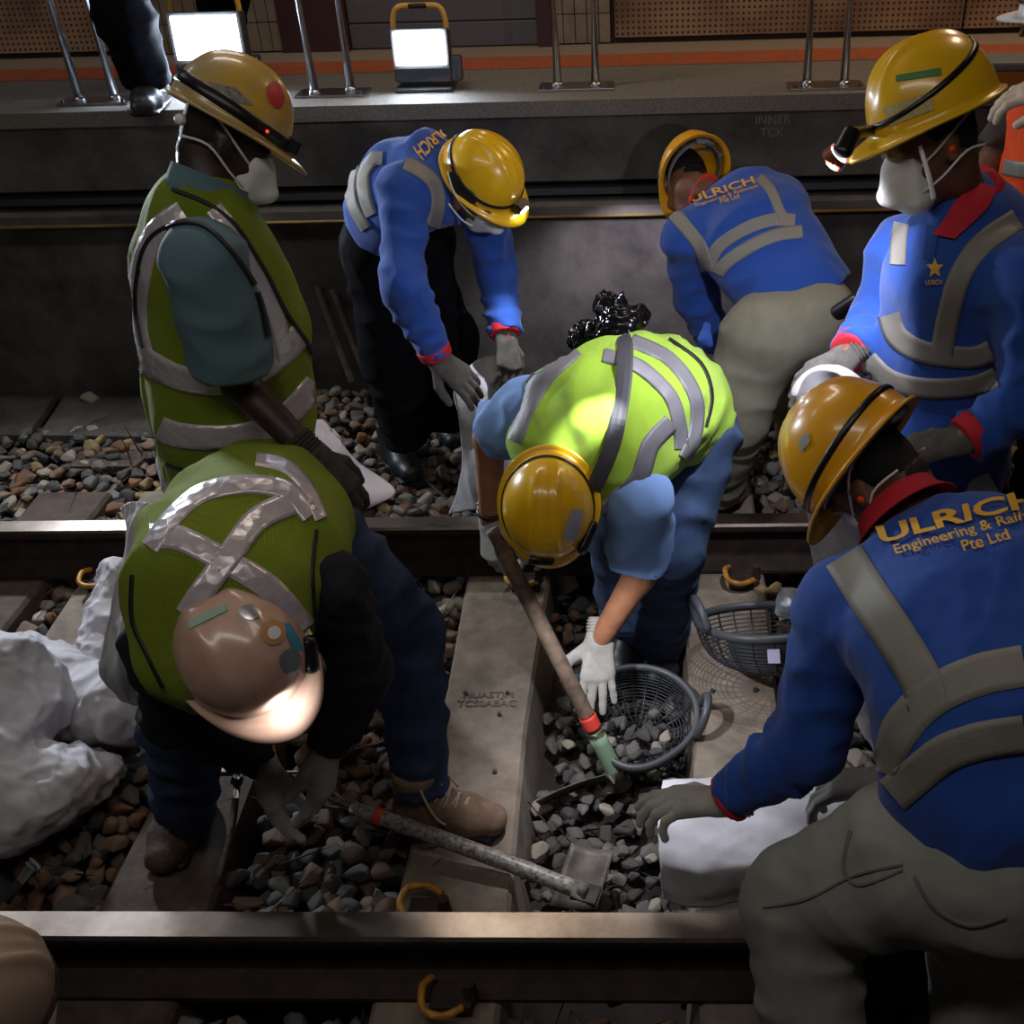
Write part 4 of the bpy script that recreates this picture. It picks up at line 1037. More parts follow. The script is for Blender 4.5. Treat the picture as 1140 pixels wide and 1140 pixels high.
# E: back right, blue printed shirt, bent away, khaki trousers
def build_E():
    lat = W(840, 270, .80, -.28, -.1)
    st = [(p3(898, 342, 3.34), .155, .11), (p3(885, 325, 3.34), .155, .115), (p3(862, 290, 3.38), .165, .12), (p3(838, 255, 3.42), .175, .115), (p3(815, 232, 3.48), .15, .085)]
    hf = W(770, 195, -.35, .75, .6); hu = W(770, 195, -.3, -.45, .8)
    head = p3(761, 206, 3.60)
    shL = p3(765, 265, 3.48); elL = J(775, 330, shL, .25, 1); wrL = J(800, 385, elL, .22, 1)
    shR = p3(868, 222, 3.5); elR = p3(850, 300, 3.62); wrR = p3(830, 370, 3.6)
    hL = p3(848, 375, 3.32); kL = p3(818, 465, 3.45); aL = p3(800, 545, 3.80)
    hR = p3(905, 352, 3.42); kR = p3(900, 410, 3.75); aR = p3(880, 455, 4.12)
    o = person('worker in blue printed shirt and khaki trousers bent away from us, back right',
        dict(head=(head, hf, hu), tor=st, lat=lat, neck=p3(780, 216, 3.56), arms={'L': [shL, elL, wrL], 'R': [shR, elR, wrR]}, legs={'L': [hL, kL, aL], 'R': [hR, kR, aR]},
             shirt=M_blue, trousers=M_khaki, fl=.007, trr=(.13, .105, .085), skin=M_skin, slr=(.078, .066, .052), infl=.008,
             pelvis=[(p3(862, 372, 3.30), .13, .12), (p3(908, 352, 3.30), .13, .12)],
             twr=[(.008, 10, (1, 1, .5), 5), (.004, 26, (1, 1, .5), 6)],
             swr=[(.009, 8, (V((1, 0, .6)), .4), 1), (.004, 26, (V((1, 0, .6)), .5), 2)]))
    b = o.body
    hm = helmet(b, basis(p3(773, 193, 3.54), hf, hu), M_yelo, strap=False, sc=.98, web=M_grey, label='yellow helmet seen from behind and below')
    neckband(b, p3(783, 216, 3.55), head-p3(800, 222, 3.50), .062, .03, mat('red_collar', 'd8402f', .8))
    v = Vol(.005); v.T(p3(787, 362, 3.2), p3(784, 378, 3.18), (.012, .008), (.02, .01)); v.T(p3(785, 378, 3.18), p3(790, 384, 3.18), .012, .008); v.wrk(.003, 40, (1, 1, 1), 101); v.obj('shirt_tail', M_blue, b)
    B = bvh(o.shirt, o.trousers); t = mat('grey_shirt_tape', '827e76', .6)
    S_ = o.shirt
    ribbon('reflective_stripe', B, [(788, 300), (800, 275), (830, 255), (860, 245), (885, 246)], 14, t, S_)
    ribbon('reflective_stripe', B, [(793, 328), (802, 300), (830, 278), (862, 263), (893, 258)], 14, t, S_)
    ribbon('reflective_stripe', B, [(750, 238), (765, 255), (780, 275), (788, 300)], 15, t, S_)
    ribbon('reflective_stripe', B, [(845, 198), (858, 212), (868, 235), (874, 248)], 11, t, S_)
    cloth_text('printed_lettering', B, 'ULRICH', [(768, 220), (838, 199), (772, 228), (842, 207)], M_gold, S_, bold=.02)
    cloth_text('printed_lettering', B, 'Engineering & Railways', [(774, 229), (843, 208), (776, 233), (845, 212)], M_gold, S_, bold=.01)
    cloth_text('printed_lettering', B, 'Pte Ltd', [(803, 224), (823, 218), (805, 229), (825, 223)], M_gold, S_, bold=.01)
    v = Vol(.005); c, n_ = hit(B, 936, 343)
    if c: v.T(c+n_*.012+V((-.025, 0, -.025)), c+n_*.012+V((.035, 0, .02)), (.026, .014), k=.01); v.obj('phone_pouch', M_blackp, b)
    glove(b, wrL, W(800, 390, .3, 1, 0), W(800, 390, -1, 0, -.3), -1, .5, M_glove); glove(b, wrR, W(830, 370, 0, 1, 0), W(800, 390, 1, 0, -.3), 1, .5, M_glove)
    a = P(800, 555, z=0); boot(b, a, a+V((-.1, .15, 0)), M_boot); a = V((aR.x, aR.y, 0)); boot(b, a, a+V((0, .18, 0)), M_boot)
    o.base = V((aL.x, aL.y, -.02)); ppl.append(o)
build_E()
# F: standing at right, blue polo, facing left
def build_F():
    lat = W(1060, 350, .45, .05, .9); lat.z *= .3; lat.normalize()
    st = [(p3(1050, 530, 2.78), .185, .14), (p3(1050, 460, 2.66), .18, .14), (p3(1058, 380, 2.56), .185, .145), (p3(1072, 300, 2.44), .19, .135), (p3(1085, 250, 2.40), .15, .10)]
    hf = W(1035, 125, -.78, .38, -.42); hu = W(1035, 125, -.36, -.9, -.12)
    head = p3(1036, 165, 2.26)
    shL = p3(1148, 310, 2.26); elL = p3(1152, 440, 2.36); wrL = p3(1072, 490, 2.36)
    shR = p3(1005, 285, 2.58); elR = p3(985, 350, 2.66); wrR = J(945, 395, elR, .2, -1)
    hL = p3(1080, 560, 2.78); hR = p3(1020, 560, 2.86)
    legs = {'L': [hL, V((hL.x, hL.y, .42)), V((hL.x, hL.y+.03, .11))], 'R': [hR, V((hR.x-.03, hR.y, .42)), V((hR.x-.03, hR.y+.03, .11))]}
    o = person('person standing at right in blue polo shirt and mask, facing left, lamp on helmet',
        dict(head=(head, hf, hu), tor=st, lat=lat, neck=p3(1075, 235, 2.38), arms={'L': [shL, elL, wrL], 'R': [shR, elR, wrR]}, legs=legs,
             shirt=M_blue, trousers=M_btr, skin=mat('face_skin', '7a4f3b', .5, noise=30, col2='6b4433'), slr=(.085, .068, .054), infl=.008,
             swr=[(.009, 8, (1, 1, .35), 1), (.004, 24, (1, 1, .45), 2)]))
    b = o.body
    HM = basis(p3(1039, 125, 2.22), hf, hu)
    hm = helmet(b, HM, M_yel, strap=.010, sz=.052, stilt=.036, sc=1.06, lamp=False, label='yellow helmet with paper label and front lamp', web=M_grey)
    B = bvh(hm)
    patch('sticker', B, [(998, 84), (1047, 76), (1048, 84), (998, 91)], mat('green_sticker', '3f7a3a', .5), hm)
    patch('sticker', B, [(983, 120), (1036, 102), (1040, 122), (992, 140)], mat('paper_label', 'c9b87a', .7, noise=160, col2='a8985e'), hm)
    # tilted lamp on its bracket
    v = Vol(.004); a = p3(948, 148, 2.13); c = p3(938, 168, 2.12)
    v.T(HM @ V((0, .14, .02)), a, .012, .012); v.T(a, c, (.02, .014), k=.006); v.obj('headlamp', M_blackp, hm)
    bm = bmesh.new(); n_ = W(940, 165, -.6, .6, .4)
    M = Matrix.Translation(c+n_*.018) @ n_.to_track_quat('Z', 'Y').to_matrix().to_4x4()
    bmesh.ops.create_cone(bm, cap_ends=True, segments=20, radius1=.02, radius2=.023, depth=.012, matrix=M); bmobj('headlamp_lens', bm, mat('dim_led', 'eaf2ff', .3, emit=4), hm)
    bm = bmesh.new(); bmesh.ops.create_cone(bm, cap_ends=False, segments=20, radius1=.024, radius2=.027, depth=.022, matrix=M); x_ = bmobj('headlamp_shroud', bm, mat('copper_shroud', '8a4a30', .4, .5), hm)
    v = Vol(.003); ml = HM @ V((.09, .0, -.02)); 
    mask(b, basis(head, hf, hu))
    tube('chin_strap', spl([p3(1024, 163, 2.17), p3(1034, 195, 2.17), p3(1040, 222, 2.19)], 5), .005, M_white, b)
    v = Vol(.004); v.ball(basis(head, hf, hu) @ V((-.084, -.002, -.005)), .008); v.obj('ear_plug', M_orange, b)
    nbd = neckband(b, p3(1080, 232, 2.385), head-p3(1084, 246, 2.42), .082, .05, M_red)
    Bc = bvh(o.shirt, nbd)
    for qd in ([(1040, 262), (1062, 268), (1098, 232), (1062, 228)], [(1014, 232), (1024, 250), (1040, 246), (1034, 228)], [(1062, 228), (1098, 232), (1108, 212), (1085, 205)]): patch('collar', Bc, qd, M_red, b, off=.008)
    patch('placket', Bc, [(1034, 250), (1046, 256), (1040, 292), (1028, 288)], mat('dark_blue_placket', '173d86', .85), o.shirt, off=.005)
    for w_, e_ in ((wrR, elR), (wrL, elL)):
        v = Vol(.006); v.T(sk(e_, w_, .80), sk(e_, w_, .99), .056, .050, fa=True, fb=True); v.obj('cuff', M_red, b)
    B = bvh(o.shirt); t = mat('grey_shirt_tape', '827e76', .6); S_ = o.shirt
    ribbon('reflective_stripe', B, [(1132, 245), (1095, 270), (1070, 305), (1056, 350), (1048, 395)], 25, t, S_)
    ribbon('reflective_stripe', B, [(1008, 232), (1002, 260), (1000, 295)], 17, t, S_)
    ribbon('reflective_stripe', B, [(990, 350), (1000, 375), (1030, 392), (1080, 398), (1105, 390)], 24, t, S_)
    ribbon('reflective_stripe', B, [(966, 400), (990, 422), (1030, 432), (1080, 430), (1110, 420)], 22, t, S_)
    cloth_text('logo', B, '\u2605', [(1034, 290), (1048, 288), (1034, 308), (1048, 308)], M_gold, S_) if 0 else None
    star = []
    for k in range(10):
        r = 10 if k % 2 == 0 else 4.5; a = PI*k/5; hh = hit(B, 1041+r*math.sin(a), 299-r*1.15*math.cos(a)); star.append(hh[0]+hh[1]*.005 if hh[0] else None)
    hh = hit(B, 1041, 299)
    if all(star) and hh[0]:
        raw('star_logo', [hh[0]+hh[1]*.006]+star, [(0, 1+k, 1+(k+1) % 10) for k in range(10)], M_gold, S_, smooth=False)
    cloth_text('printed_lettering', B, 'ULRICH', [(1031, 311), (1049, 311), (1031, 316), (1049, 316)], M_gold, S_, bold=.02)
    glove(b, wrR, W(925, 400, -.85, .5, -.1), W(925, 400, -.1, -.75, -.6), 1, [.45, .5, .5, .5], M_glove)
    glove(b, wrL, W(1040, 505, -.95, .2, .0), W(1040, 505, 0, -.7, -.7), -1, [.5, .6, .6, .6], M_glove)
    for s in 'LR': a = legs[s][2]; boot(b, V((a.x, a.y, 0)), V((a.x-.2, a.y-.05, .0)), M_boot)
    o.base = V((hL.x, hL.y, 0)); ppl.append(o)
build_F()
# G: front right, big, back to us
def build_G():
    lat = W(1050, 700, .93, -.3, -.15)
    st = [(p3(1105, 895, 1.82), .175, .14), (p3(1108, 860, 1.79), .17, .14), (p3(1105, 780, 1.78), .18, .14), (p3(1075, 690, 1.86), .195, .13), (p3(1042, 628, 1.96), .17, .10)]
    hf = W(950, 500, -.4, .75, .5); hu = W(950, 500, -.75, -.6, .15)
    head = p3(975, 535, 2.08)
    shL = p3(935, 678, 2.0); elL = J(902, 826, shL, .29, 1); wrL = J(806, 892, elL, .24, 1)
    shR = p3(1150, 640, 1.95); elR = p3(1120, 800, 2.15); wrR = p3(985, 868, 2.25)
    hL = p3(1010, 960, 1.86); kL = J(868, 1000, hL, .36, 1); kL = p3(892, 1005, 1.98); aL = P(915, 1250, z=.09)
    hR = p3(1110, 970, 1.80); kR = p3(1100, 1060, 2.05); aR = P(1085, 1225, z=.09)
    o = person('person crouching at front right back to us, gold lettering on blue shirt, grey trousers',
        dict(head=(head, hf, hu), tor=st, lat=lat, neck=p3(1012, 585, 2.04), arms={'L': [shL, elL, wrL], 'R': [shR, elR, wrR]}, legs={'L': [hL, kL, aL], 'R': [hR, kR, aR]},
             shirt=M_blue, trousers=M_kgrey, sc=.006, fl=.006, trr=(.135, .105, .085), skin=M_skin, slr=(.085, .072, .052), infl=.012,
             pelvis=[(p3(1035, 950, 1.86), .12, .12), (p3(1110, 945, 1.84), .13, .13)],
             twr=[(.008, 9, (V((1, 0, .5)), .4), 5), (.004, 24, (V((1, 0, .5)), .5), 6)],
             swr=[(.007, 7, (V((1, 0, .4)), .4), 1), (.0035, 22, (V((1, 0, .4)), .5), 2)]))
    b = o.body
    HM = basis(p3(958, 512, 2.06), hf, hu)
    hm = helmet(b, HM, M_yelo, strap=.010, sz=.02, sc=1.12, web=M_grey, label='amber yellow helmet seen from behind with goggles strap')
    B = bvh(hm)
    patch('sticker', B, [(889, 490), (900, 480), (903, 492), (892, 504)], mat('grey_sticker', '9a9a90', .5), hm)
    # goggles pushed on the back of the helmet
    vs = []; fs = []
    hh = [hit(B, u, v)[0] for u, v in ((945, 448), (960, 438), (975, 434), (990, 436), (1002, 438))]
    if all(hh):
        pts = spl([q+(CPOS-q).normalized()*.012 for q in hh], 5); sweep(pts, .006, 8, vs=vs, fs=fs)
        c = hh[1]+(CPOS-hh[1]).normalized()*.016; x = W(960, 440, 1, -.4, 0); y = W(960, 440, .4, 1, 0)
        for dx in (-.012, .03): sweep([c+x*(dx+.022*math.cos(a))+y*.012*math.sin(a) for a in np.linspace(0, 2*PI, 17)[:-1]], .0035, 6, closed=True, vs=vs, fs=fs)
        raw('goggles', vs, fs, M_blackp, hm)
    collar(b, p3(1008, 578, 2.03), W(1008, 570, -.5, -.8, .3), W(1008, 570, -.4, .7, .6), .078, .035, M_red, gap=.7)
    mask(b, basis(head, hf, hu))
    v = Vol(.004); v.ball(basis(head, hf, hu) @ V((-.084, -.002, -.01)), .009); v.obj('ear_plug', M_orange, b)
    B = bvh(o.shirt); t = mat('grey_shirt_tape', '827e76', .6); S_ = o.shirt
    ribbon('reflective_stripe', B, [(940, 620), (965, 660), (995, 705), (1025, 755), (1035, 790)], 46, t, S_)
    ribbon('reflective_stripe', B, [(1140, 742), (1090, 752), (1040, 775), (1005, 810), (985, 860)], 44, t, S_, ws=[46, 46, 44, 44, 26])
    ribbon('reflective_stripe', B, [(1140, 817), (1090, 825), (1050, 840), (1015, 868), (995, 885)], 42, t, S_)
    cloth_text('printed_lettering', B, 'ULRICH', [(978, 590), (1150, 547), (985, 609), (1156, 567)], M_gold, S_, bold=.03)
    cloth_text('printed_lettering', B, 'Engineering & Railways', [(997, 611), (1170, 565), (1003, 624), (1176, 578)], M_gold, S_, bold=.012)
    cloth_text('printed_lettering', B, 'Pte Ltd', [(1070, 607), (1120, 594), (1074, 618), (1125, 605)], M_gold, S_, bold=.012)
    Bt = bvh(o.trousers); ms = mat('trouser_seam', '6c6c66', .9)
    ribbon('pocket_seam', Bt, [(948, 925), (940, 965), (958, 985), (1005, 968)], 3, ms, o.trousers)
    ribbon('side_seam', Bt, [(1005, 962), (950, 975), (900, 1000), (850, 1010)], 3, ms, o.trousers)
    ribbon('pocket_seam', Bt, [(1018, 975), (1040, 1010), (1080, 1030), (1120, 1020)], 3, ms, o.trousers)
    v = Vol(.006); v.T(sk(elL, wrL, .90), sk(elL, wrL, .955), .053, .052, fa=True, fb=True); v.obj('cuff', M_red, b)
    glove(b, wrL, W(770, 893, -1, .02, 0), W(770, 893, 0, -.8, -.6), -1, [.35, .5, .6, .7], M_glovew, spread=.09, thumb=.9)
    glove(b, wrR, W(950, 870, -.95, .1, .1), W(950, 870, .1, -.8, -.6), 1, [.5, .6, .7, .8], M_glovew)
    boot(b, aL, V((aL.x-.12, aL.y+.08, -.02)), M_boot); boot(b, aR, V((aR.x-.1, aR.y+.08, -.02)), M_boot)
    o.base = V((hL.x, aL.y, -.02)); ppl.append(o)
build_G()
# ---------------------------------------------------------------- sacks
def cr(a, b, c, d, t): return .5*((2*b)+(c-a)*t+(2*a-5*b+4*c-d)*t*t+(3*b-a-3*c+d)*t**3)
def sheet(name, rows, label, m_=None, n=13, amp=.008, sc=16, thick=.004, bulge=0, seed=0, parent=None, stretch=(1, 1, 1), curl=0):
    """cloth through a grid of world points; bulge>0 gives the sack its filled depth behind the front face"""
    R_, C_ = len(rows), len(rows[0]); rows = [[V(p) for p in r] for r in rows]
    G = []
    for i in range((R_-1)*n+1):
        a, t = min(i//n, R_-2), i/n-min(i//n, R_-2); row = []
        for j in range((C_-1)*n+1):
            b, s = min(j//n, C_-2), j/n-min(j//n, C_-2)
            q = [cr(*[rows[min(max(a+da, 0), R_-1)][min(max(b+k, 0), C_-1)] for k in (-1, 0, 1, 2)], s) for da in (-1, 0, 1, 2)]
            row.append(cr(*q, t))
        G.append(row)
    A = np.array([[tuple(p) for p in r] for r in G]); H_, W_ = A.shape[:2]
    gu = np.gradient(A, axis=1); gv = np.gradient(A, axis=0); N = np.cross(gu, gv); N /= np.linalg.norm(N, axis=2, keepdims=True)+1e-9
    c = np.array(CPOS); sg = np.sign(((c-A)*N).sum(2).mean()); N *= sg
    pts = (A*np.array(stretch)).reshape(-1, 3)*sc+seed*3.7
    dsp = (amp*crumple(pts*.9, seed)*1.3+amp*.35*crumple(pts*2.6, seed+3)).reshape(H_, W_, 1)
    A = A+N*dsp
    ii = np.sin(np.pi*np.linspace(0, 1, H_))[:, None]; jj = np.sin(np.pi*np.linspace(0, 1, W_))[None, :]
    Bk = A-N*(thick+bulge*np.sqrt(np.clip(ii*jj, 0, 1)))[..., None]
    vs = np.concatenate([A.reshape(-1, 3), Bk.reshape(-1, 3)]); K = H_*W_
    fs = []
    for i in range(H_-1):
        for j in range(W_-1):
            a = i*W_+j; fs.append((a, a+1, a+W_+1, a+W_)); fs.append((K+a, K+a+W_, K+a+W_+1, K+a+1))
    for j in range(W_-1): fs.append((j+1, j, K+j, K+j+1)); a = (H_-1)*W_+j; fs.append((a, a+1, K+a+1, K+a))
    for i in range(H_-1): a = i*W_; fs.append((a, a+W_, K+a+W_, K+a)); a += W_-1; fs.append((a+W_, a, K+a, K+a+W_))
    o = raw(name, vs, fs, m_ or M_bag, parent)
    if label: tag(o, label, 'sack')
    return o
def G3(pts): return [[P(u, v, D=d) for u, v, d in r] for r in pts]
# sack held by the back-left worker
sheet('sack', G3([[(508, 436, 3.52), (525, 405, 3.62), (548, 396, 3.66), (566, 400, 3.62)],
                  [(511, 470, 3.60), (540, 450, 3.58), (556, 440, 3.62), (576, 445, 3.64)],
                  [(515, 520, 3.72), (540, 515, 3.62), (556, 515, 3.62), (580, 520, 3.68)],
                  [(500, 572, 3.86), (530, 568, 3.76), (560, 566, 3.72), (590, 566, 3.78)]]),
      'white sack held upright between the gloves of the stooping worker at back left', amp=.012, sc=11, bulge=.05, seed=1, stretch=(1.6, 1, .5))
# sheet lying beyond the rail under the standing worker's glove
def gz(rows): return [[P(u, v, z=z) for u, v, z in r] for r in rows]
sheet('sack', gz([[(345, 470, .17), (360, 468, .17), (374, 486, .14)], [(345, 515, .13), (375, 505, .12), (400, 515, .09)], [(345, 560, .12), (385, 550, .10), (440, 548, .04)], [(350, 585, .08), (370, 584, .06), (388, 574, .02)]]),
      'flat empty pinkish-grey sack lying beside the dark grey glove beyond the far rail', amp=.004, sc=9, thick=.012, seed=2, m_=mat('pinkish_sack', 'c4b9ba', .8, noise=5, col2='aaa0a2'))
sheet('sack', G3([[(176, 500, 2.95), (190, 498, 2.9), (205, 498, 2.9)], [(172, 520, 2.98), (188, 522, 2.92), (206, 520, 2.92)], [(182, 548, 3.0), (198, 550, 2.98), (216, 548, 2.96)]]),
      'small bit of white sack showing below the hem of the standing worker\'s vest', amp=.008, sc=14, bulge=.06, seed=3)
# sack hauled up by the polo-shirt worker
sheet('sack', G3([[(884, 440, 2.44), (900, 414, 2.44), (928, 414, 2.44), (960, 440, 2.46)],
                  [(890, 480, 2.50), (915, 470, 2.48), (945, 470, 2.52), (990, 480, 2.55)],
                  [(896, 560, 2.62), (925, 560, 2.56), (960, 560, 2.56), (1010, 560, 2.62)],
                  [(908, 660, 2.80), (940, 665, 2.76), (980, 665, 2.76), (1020, 650, 2.8)]]),
      'tall white sack held open by the worker in the blue polo, behind the amber helmet', amp=.010, sc=9, bulge=.10, seed=4, stretch=(1.5, 1, .5))
sheet('sack', G3([[(1000, 504, 2.56), (1042, 503, 2.56), (1088, 502, 2.58)], [(985, 540, 2.6), (1045, 540, 2.6), (1108, 540, 2.62)], [(970, 600, 2.7), (1045, 600, 2.7), (1135, 598, 2.72)]]),
      'smooth white sack leaning behind the gold-lettered shoulder at right', amp=.004, sc=7, bulge=.05, seed=5)
# sack spread open by the crouching worker
sheet('sack', G3([[(738, 868, 2.62), (800, 862, 2.60), (880, 864, 2.55), (965, 880, 2.42)],
                  [(733, 905, 2.50), (800, 912, 2.46), (880, 905, 2.42), (975, 905, 2.30)],
                  [(735, 960, 2.44), (800, 965, 2.36), (870, 960, 2.30), (975, 960, 2.2)],
                  [(738, 1000, 2.50), (780, 1008, 2.47), (850, 1006, 2.42), (975, 1004, 2.36)]]),
      'white sack spread open on the ground between the gloves of the crouching worker', amp=.018, sc=7, bulge=.10, seed=6, stretch=(.6, 1.4, 1.4))
# the three sacks at left
def blob(name, prims, label, wr, h=.008, m_=None):
    v = Vol(h)
    for p in prims: v.T(*p[0], **p[1])
    for w_ in wr: v.wrk(*w_)
    o = v.obj(name, m_ or M_bag); tag(o, label, 'sack')
    return o
q = lambda u, v, z: P(u, v, z=z)
def TT(a, b, ra, rb, **k): k.setdefault('k', .05); return ((a, b, ra, rb), k)
blob('sack', [TT(q(-30, 900, .10), q(60, 880, .10), (.15, .12), (.13, .11), lat=(0, 1, 0)), TT(q(-20, 800, .22), q(30, 790, .2), (.12, .12), (.11, .1), lat=(0, 1, 0)),
              TT(q(60, 870, .1), q(115, 858, .05), (.09, .09), (.045, .05), lat=(0, 1, 0)), TT(q(10, 740, .30), q(-10, 820, .2), .07, .12), TT(q(118, 858, .05), q(132, 858, .02), (.04, .035), (.008, .01), lat=(0, 1, 0))],
     'large crumpled white sack at the left edge, nearest of the white sacks', [(.02, 5, (1, 1, 1), 2), (.034, 10, (1, 1, 1), 102), (.015, 26, (1, 1, 1), 104)], .0065)
blob('sack', [TT(q(40, 765, .10), q(130, 790, .10), (.12, .10), (.10, .09), lat=(0, 1, 0)), TT(q(0, 735, .16), q(60, 745, .14), .07, .07), TT(q(130, 790, .1), q(160, 800, .07), (.08, .08), (.06, .05), lat=(0, 1, 0))],
     'white sack lying behind the large crumpled one, reaching the dark sleeve', [(.012, 5, (1, 1, 1), 12), (.026, 10, (1, 1, 1), 105), (.011, 28, (1, 1, 1), 101)], .0065)
blob('sack', [TT(q(105, 745, .08), q(128, 640, .22), (.07, .06), (.05, .05)), TT(q(95, 745, .05), q(130, 745, .05), .05, .05)],
     'narrow crumpled white sack standing behind the upright one at left', [(.022, 18, (1, 1, 1), 103), (.007, 40, (1, 1, 1), 100)], .006)
sheet('sack', G3([[(130, 566, 2.62), (145, 558, 2.58), (160, 560, 2.58), (172, 572, 2.6)],
                  [(140, 590, 2.58), (150, 592, 2.55), (160, 592, 2.55), (170, 596, 2.58)],
                  [(133, 650, 2.56), (146, 650, 2.5), (158, 650, 2.52), (175, 650, 2.58)],
                  [(108, 740, 2.54), (125, 745, 2.46), (145, 740, 2.5), (180, 740, 2.6)],
                  [(130, 775, 2.6), (145, 785, 2.55), (160, 785, 2.6), (185, 780, 2.68)]]),
      'upright white sack with a gathered top held beside the worker in the cream helmet', amp=.010, sc=16, bulge=.06, seed=7, stretch=(1.5, 1, .5))
# small litter
o = sheet('plastic_bag', G3([[(862, 668, 2.86), (872, 655, 2.84), (892, 654, 2.84)], [(864, 682, 2.86), (876, 675, 2.80), (895, 672, 2.82)], [(868, 690, 2.9), (880, 690, 2.86), (896, 688, 2.86)]]), None, amp=.008, sc=30, bulge=.04, seed=8, m_=mat('pale_plastic', 'b9c4cc', .35)); tag(o, 'small pale plastic bag on the stones behind the empty basket', 'bag')
o = sheet('cloth_rag', G3([[(946, 770, 2.55), (958, 762, 2.5), (968, 768, 2.5)], [(950, 795, 2.55), (964, 790, 2.48), (976, 795, 2.5)], [(975, 840, 2.55), (984, 835, 2.5), (992, 830, 2.52)]]), None, amp=.008, sc=25, bulge=.03, seed=9, m_=mat('pale_rag', 'b5b2bd', .8)); tag(o, 'pale cloth rag with a string below the blue torso at right', 'rag')
tube('string', spl([P(962, 785, D=2.47), P(958, 795, D=2.47), P(965, 803, D=2.46), P(972, 797, D=2.46)], 5), .0012, M_white, o, n=6)
# black plastic bag on the middle worker's back
v = Vol(.005)
def add(u0, v0, d0, u1, v1, d1, a, b, k=.02): v.T(P(u0, v0, D=d0), P(u1, v1, D=d1), a, b, k=k)
add(648, 378, 2.95, 690, 368, 2.85, (.035, .03), (.05, .04)); add(690, 366, 2.86, 712, 352, 2.92, (.04, .03), (.015, .02)); add(680, 360, 2.85, 672, 336, 2.92, (.03, .02), (.014, .012)); add(672, 338, 2.92, 690, 332, 2.9, .010, .008)
add(694, 372, 2.80, 692, 356, 2.84, .022, .03)
v.wrk(.016, 22, (1, 1, 1), 3); v.wrk(.007, 50, (1, 1, 1), 4); o = v.obj('plastic_bag', mat('glossy_black_plastic', '0c0c0e', .12)); tag(o, 'glossy black plastic bag knotted on the back of the bent worker in the middle', 'bag')
# ---------------------------------------------------------------- baskets
def basket(label, M, a=.205, b=.17, depth=.135, sticker=False, solid=(-.5, .5), hrot=0):
    e = bpy.data.objects.new('basket', None); COL.objects.link(e); e.matrix_world = M; tag(e, label, 'basket')
    M_bk = mat('grey_black_basket', '303338', .45); M_hd = mat('grey_basket_rim', '474b4f', .45)
    def B_(th, t):
        s = math.cos(t*PI/2)**.55 if t < 1 else 0
        lip = .03*max(0, -math.sin(th))**4*(1-t)   # open scoop lip
        return V((a*math.cos(th)*s, (b+lip)*math.sin(th)*s, -depth*math.sin(t*PI/2)**1.0))
    # rim
    tube('rim', [B_(2*PI*k/60, 0) for k in range(60)], 1, M_hd, e, n=8, closed=True, flat=(.010, .012, (0, 0, 1)))
    vs = []; fs = []
    for i in range(1, 17):
        t = i/17
        sweep([B_(2*PI*k/56, t) for k in range(56)], .0021, 5, closed=True, vs=vs, fs=fs)
    for k in range(24):
        th = 2*PI*k/24; sweep([B_(th, t) for t in np.linspace(0, .97, 12)], .0032, 5, vs=vs, fs=fs)
    raw('lattice', vs, fs, M_bk, e)
    vs = [];  fs = []; N = 24
    for j in range(6):
        for k in range(N+1):
            th = -PI/2+solid[0]+(solid[1]-solid[0])*k/N; t = j/5*.55
            p = B_(th, t); vs.append(p*1.004)
    for j in range(6):
        for k in range(N+1): vs.append(vs[j*(N+1)+k]*.985)
    K = 6*(N+1)
    for j in range(5):
        for k in range(N): a_ = j*(N+1)+k; fs.append((a_, a_+1, a_+N+2, a_+N+1)); fs.append((K+a_, K+a_+N+1, K+a_+N+2, K+a_+1))
    raw('solid_panel', vs, fs, M_bk, e)
    for s in (-1, 1):
        pts = [(s*a, -.055, 0), (s*(a+.012), -.052, .035), (s*(a+.02), -.03, .058), (s*(a+.022), 0, .066), (s*(a+.02), .03, .058), (s*(a+.012), .052, .035), (s*a, .055, 0)]
        Rh = Matrix.Rotation(-s*hrot, 4, 'Z')
        pts = [Rh @ V(((x_/a)*(a if abs(hrot) < .01 else (a*b/math.hypot(b*math.cos(hrot), a*math.sin(hrot)))), y_, z_*1.25)) for x_, y_, z_ in pts]
        tube('handle', spl(pts, 4), .0115, M_hd, e, n=10)
    if sticker:
        p = B_(-PI/2+.25, .22)*1.03; n_ = V((p.x/a**2, p.y/b**2, p.z/depth**2*.5)).normalized()
        Ms = Matrix.Translation(p) @ n_.to_track_quat('Z', 'Y').to_matrix().to_4x4()
        l_ = box('label', (-.016, -.02, 0), (.016, .02, .0015), mat('pale_violet_label', 'c9c8ea', .5), e, M=Ms)
    return e
def orient(o, x, up):
    up = V(up).normalized(); x = V(x); x = (x-up*x.dot(up)).normalized(); y = up.cross(x)
    M = Matrix((x, y, up)).transposed().to_4x4(); M.translation = o; return M
c1 = P(712, 792, z=.03); basket('dark basket half full of stones in front of the bent worker\'s jeans', orient(c1, (.95, -.15, 0), (.05, -.2, 1)), a=.16, b=.15, depth=.11)
c2 = P(860, 690, z=.22); basket('empty dark lattice basket tilted on the right sleeper, with a pale label', orient(c2, (.85, -.42, -.10), (-.05, .42, .9)), a=.215, b=.17, sticker=True, solid=(-.35, .55), hrot=.6)
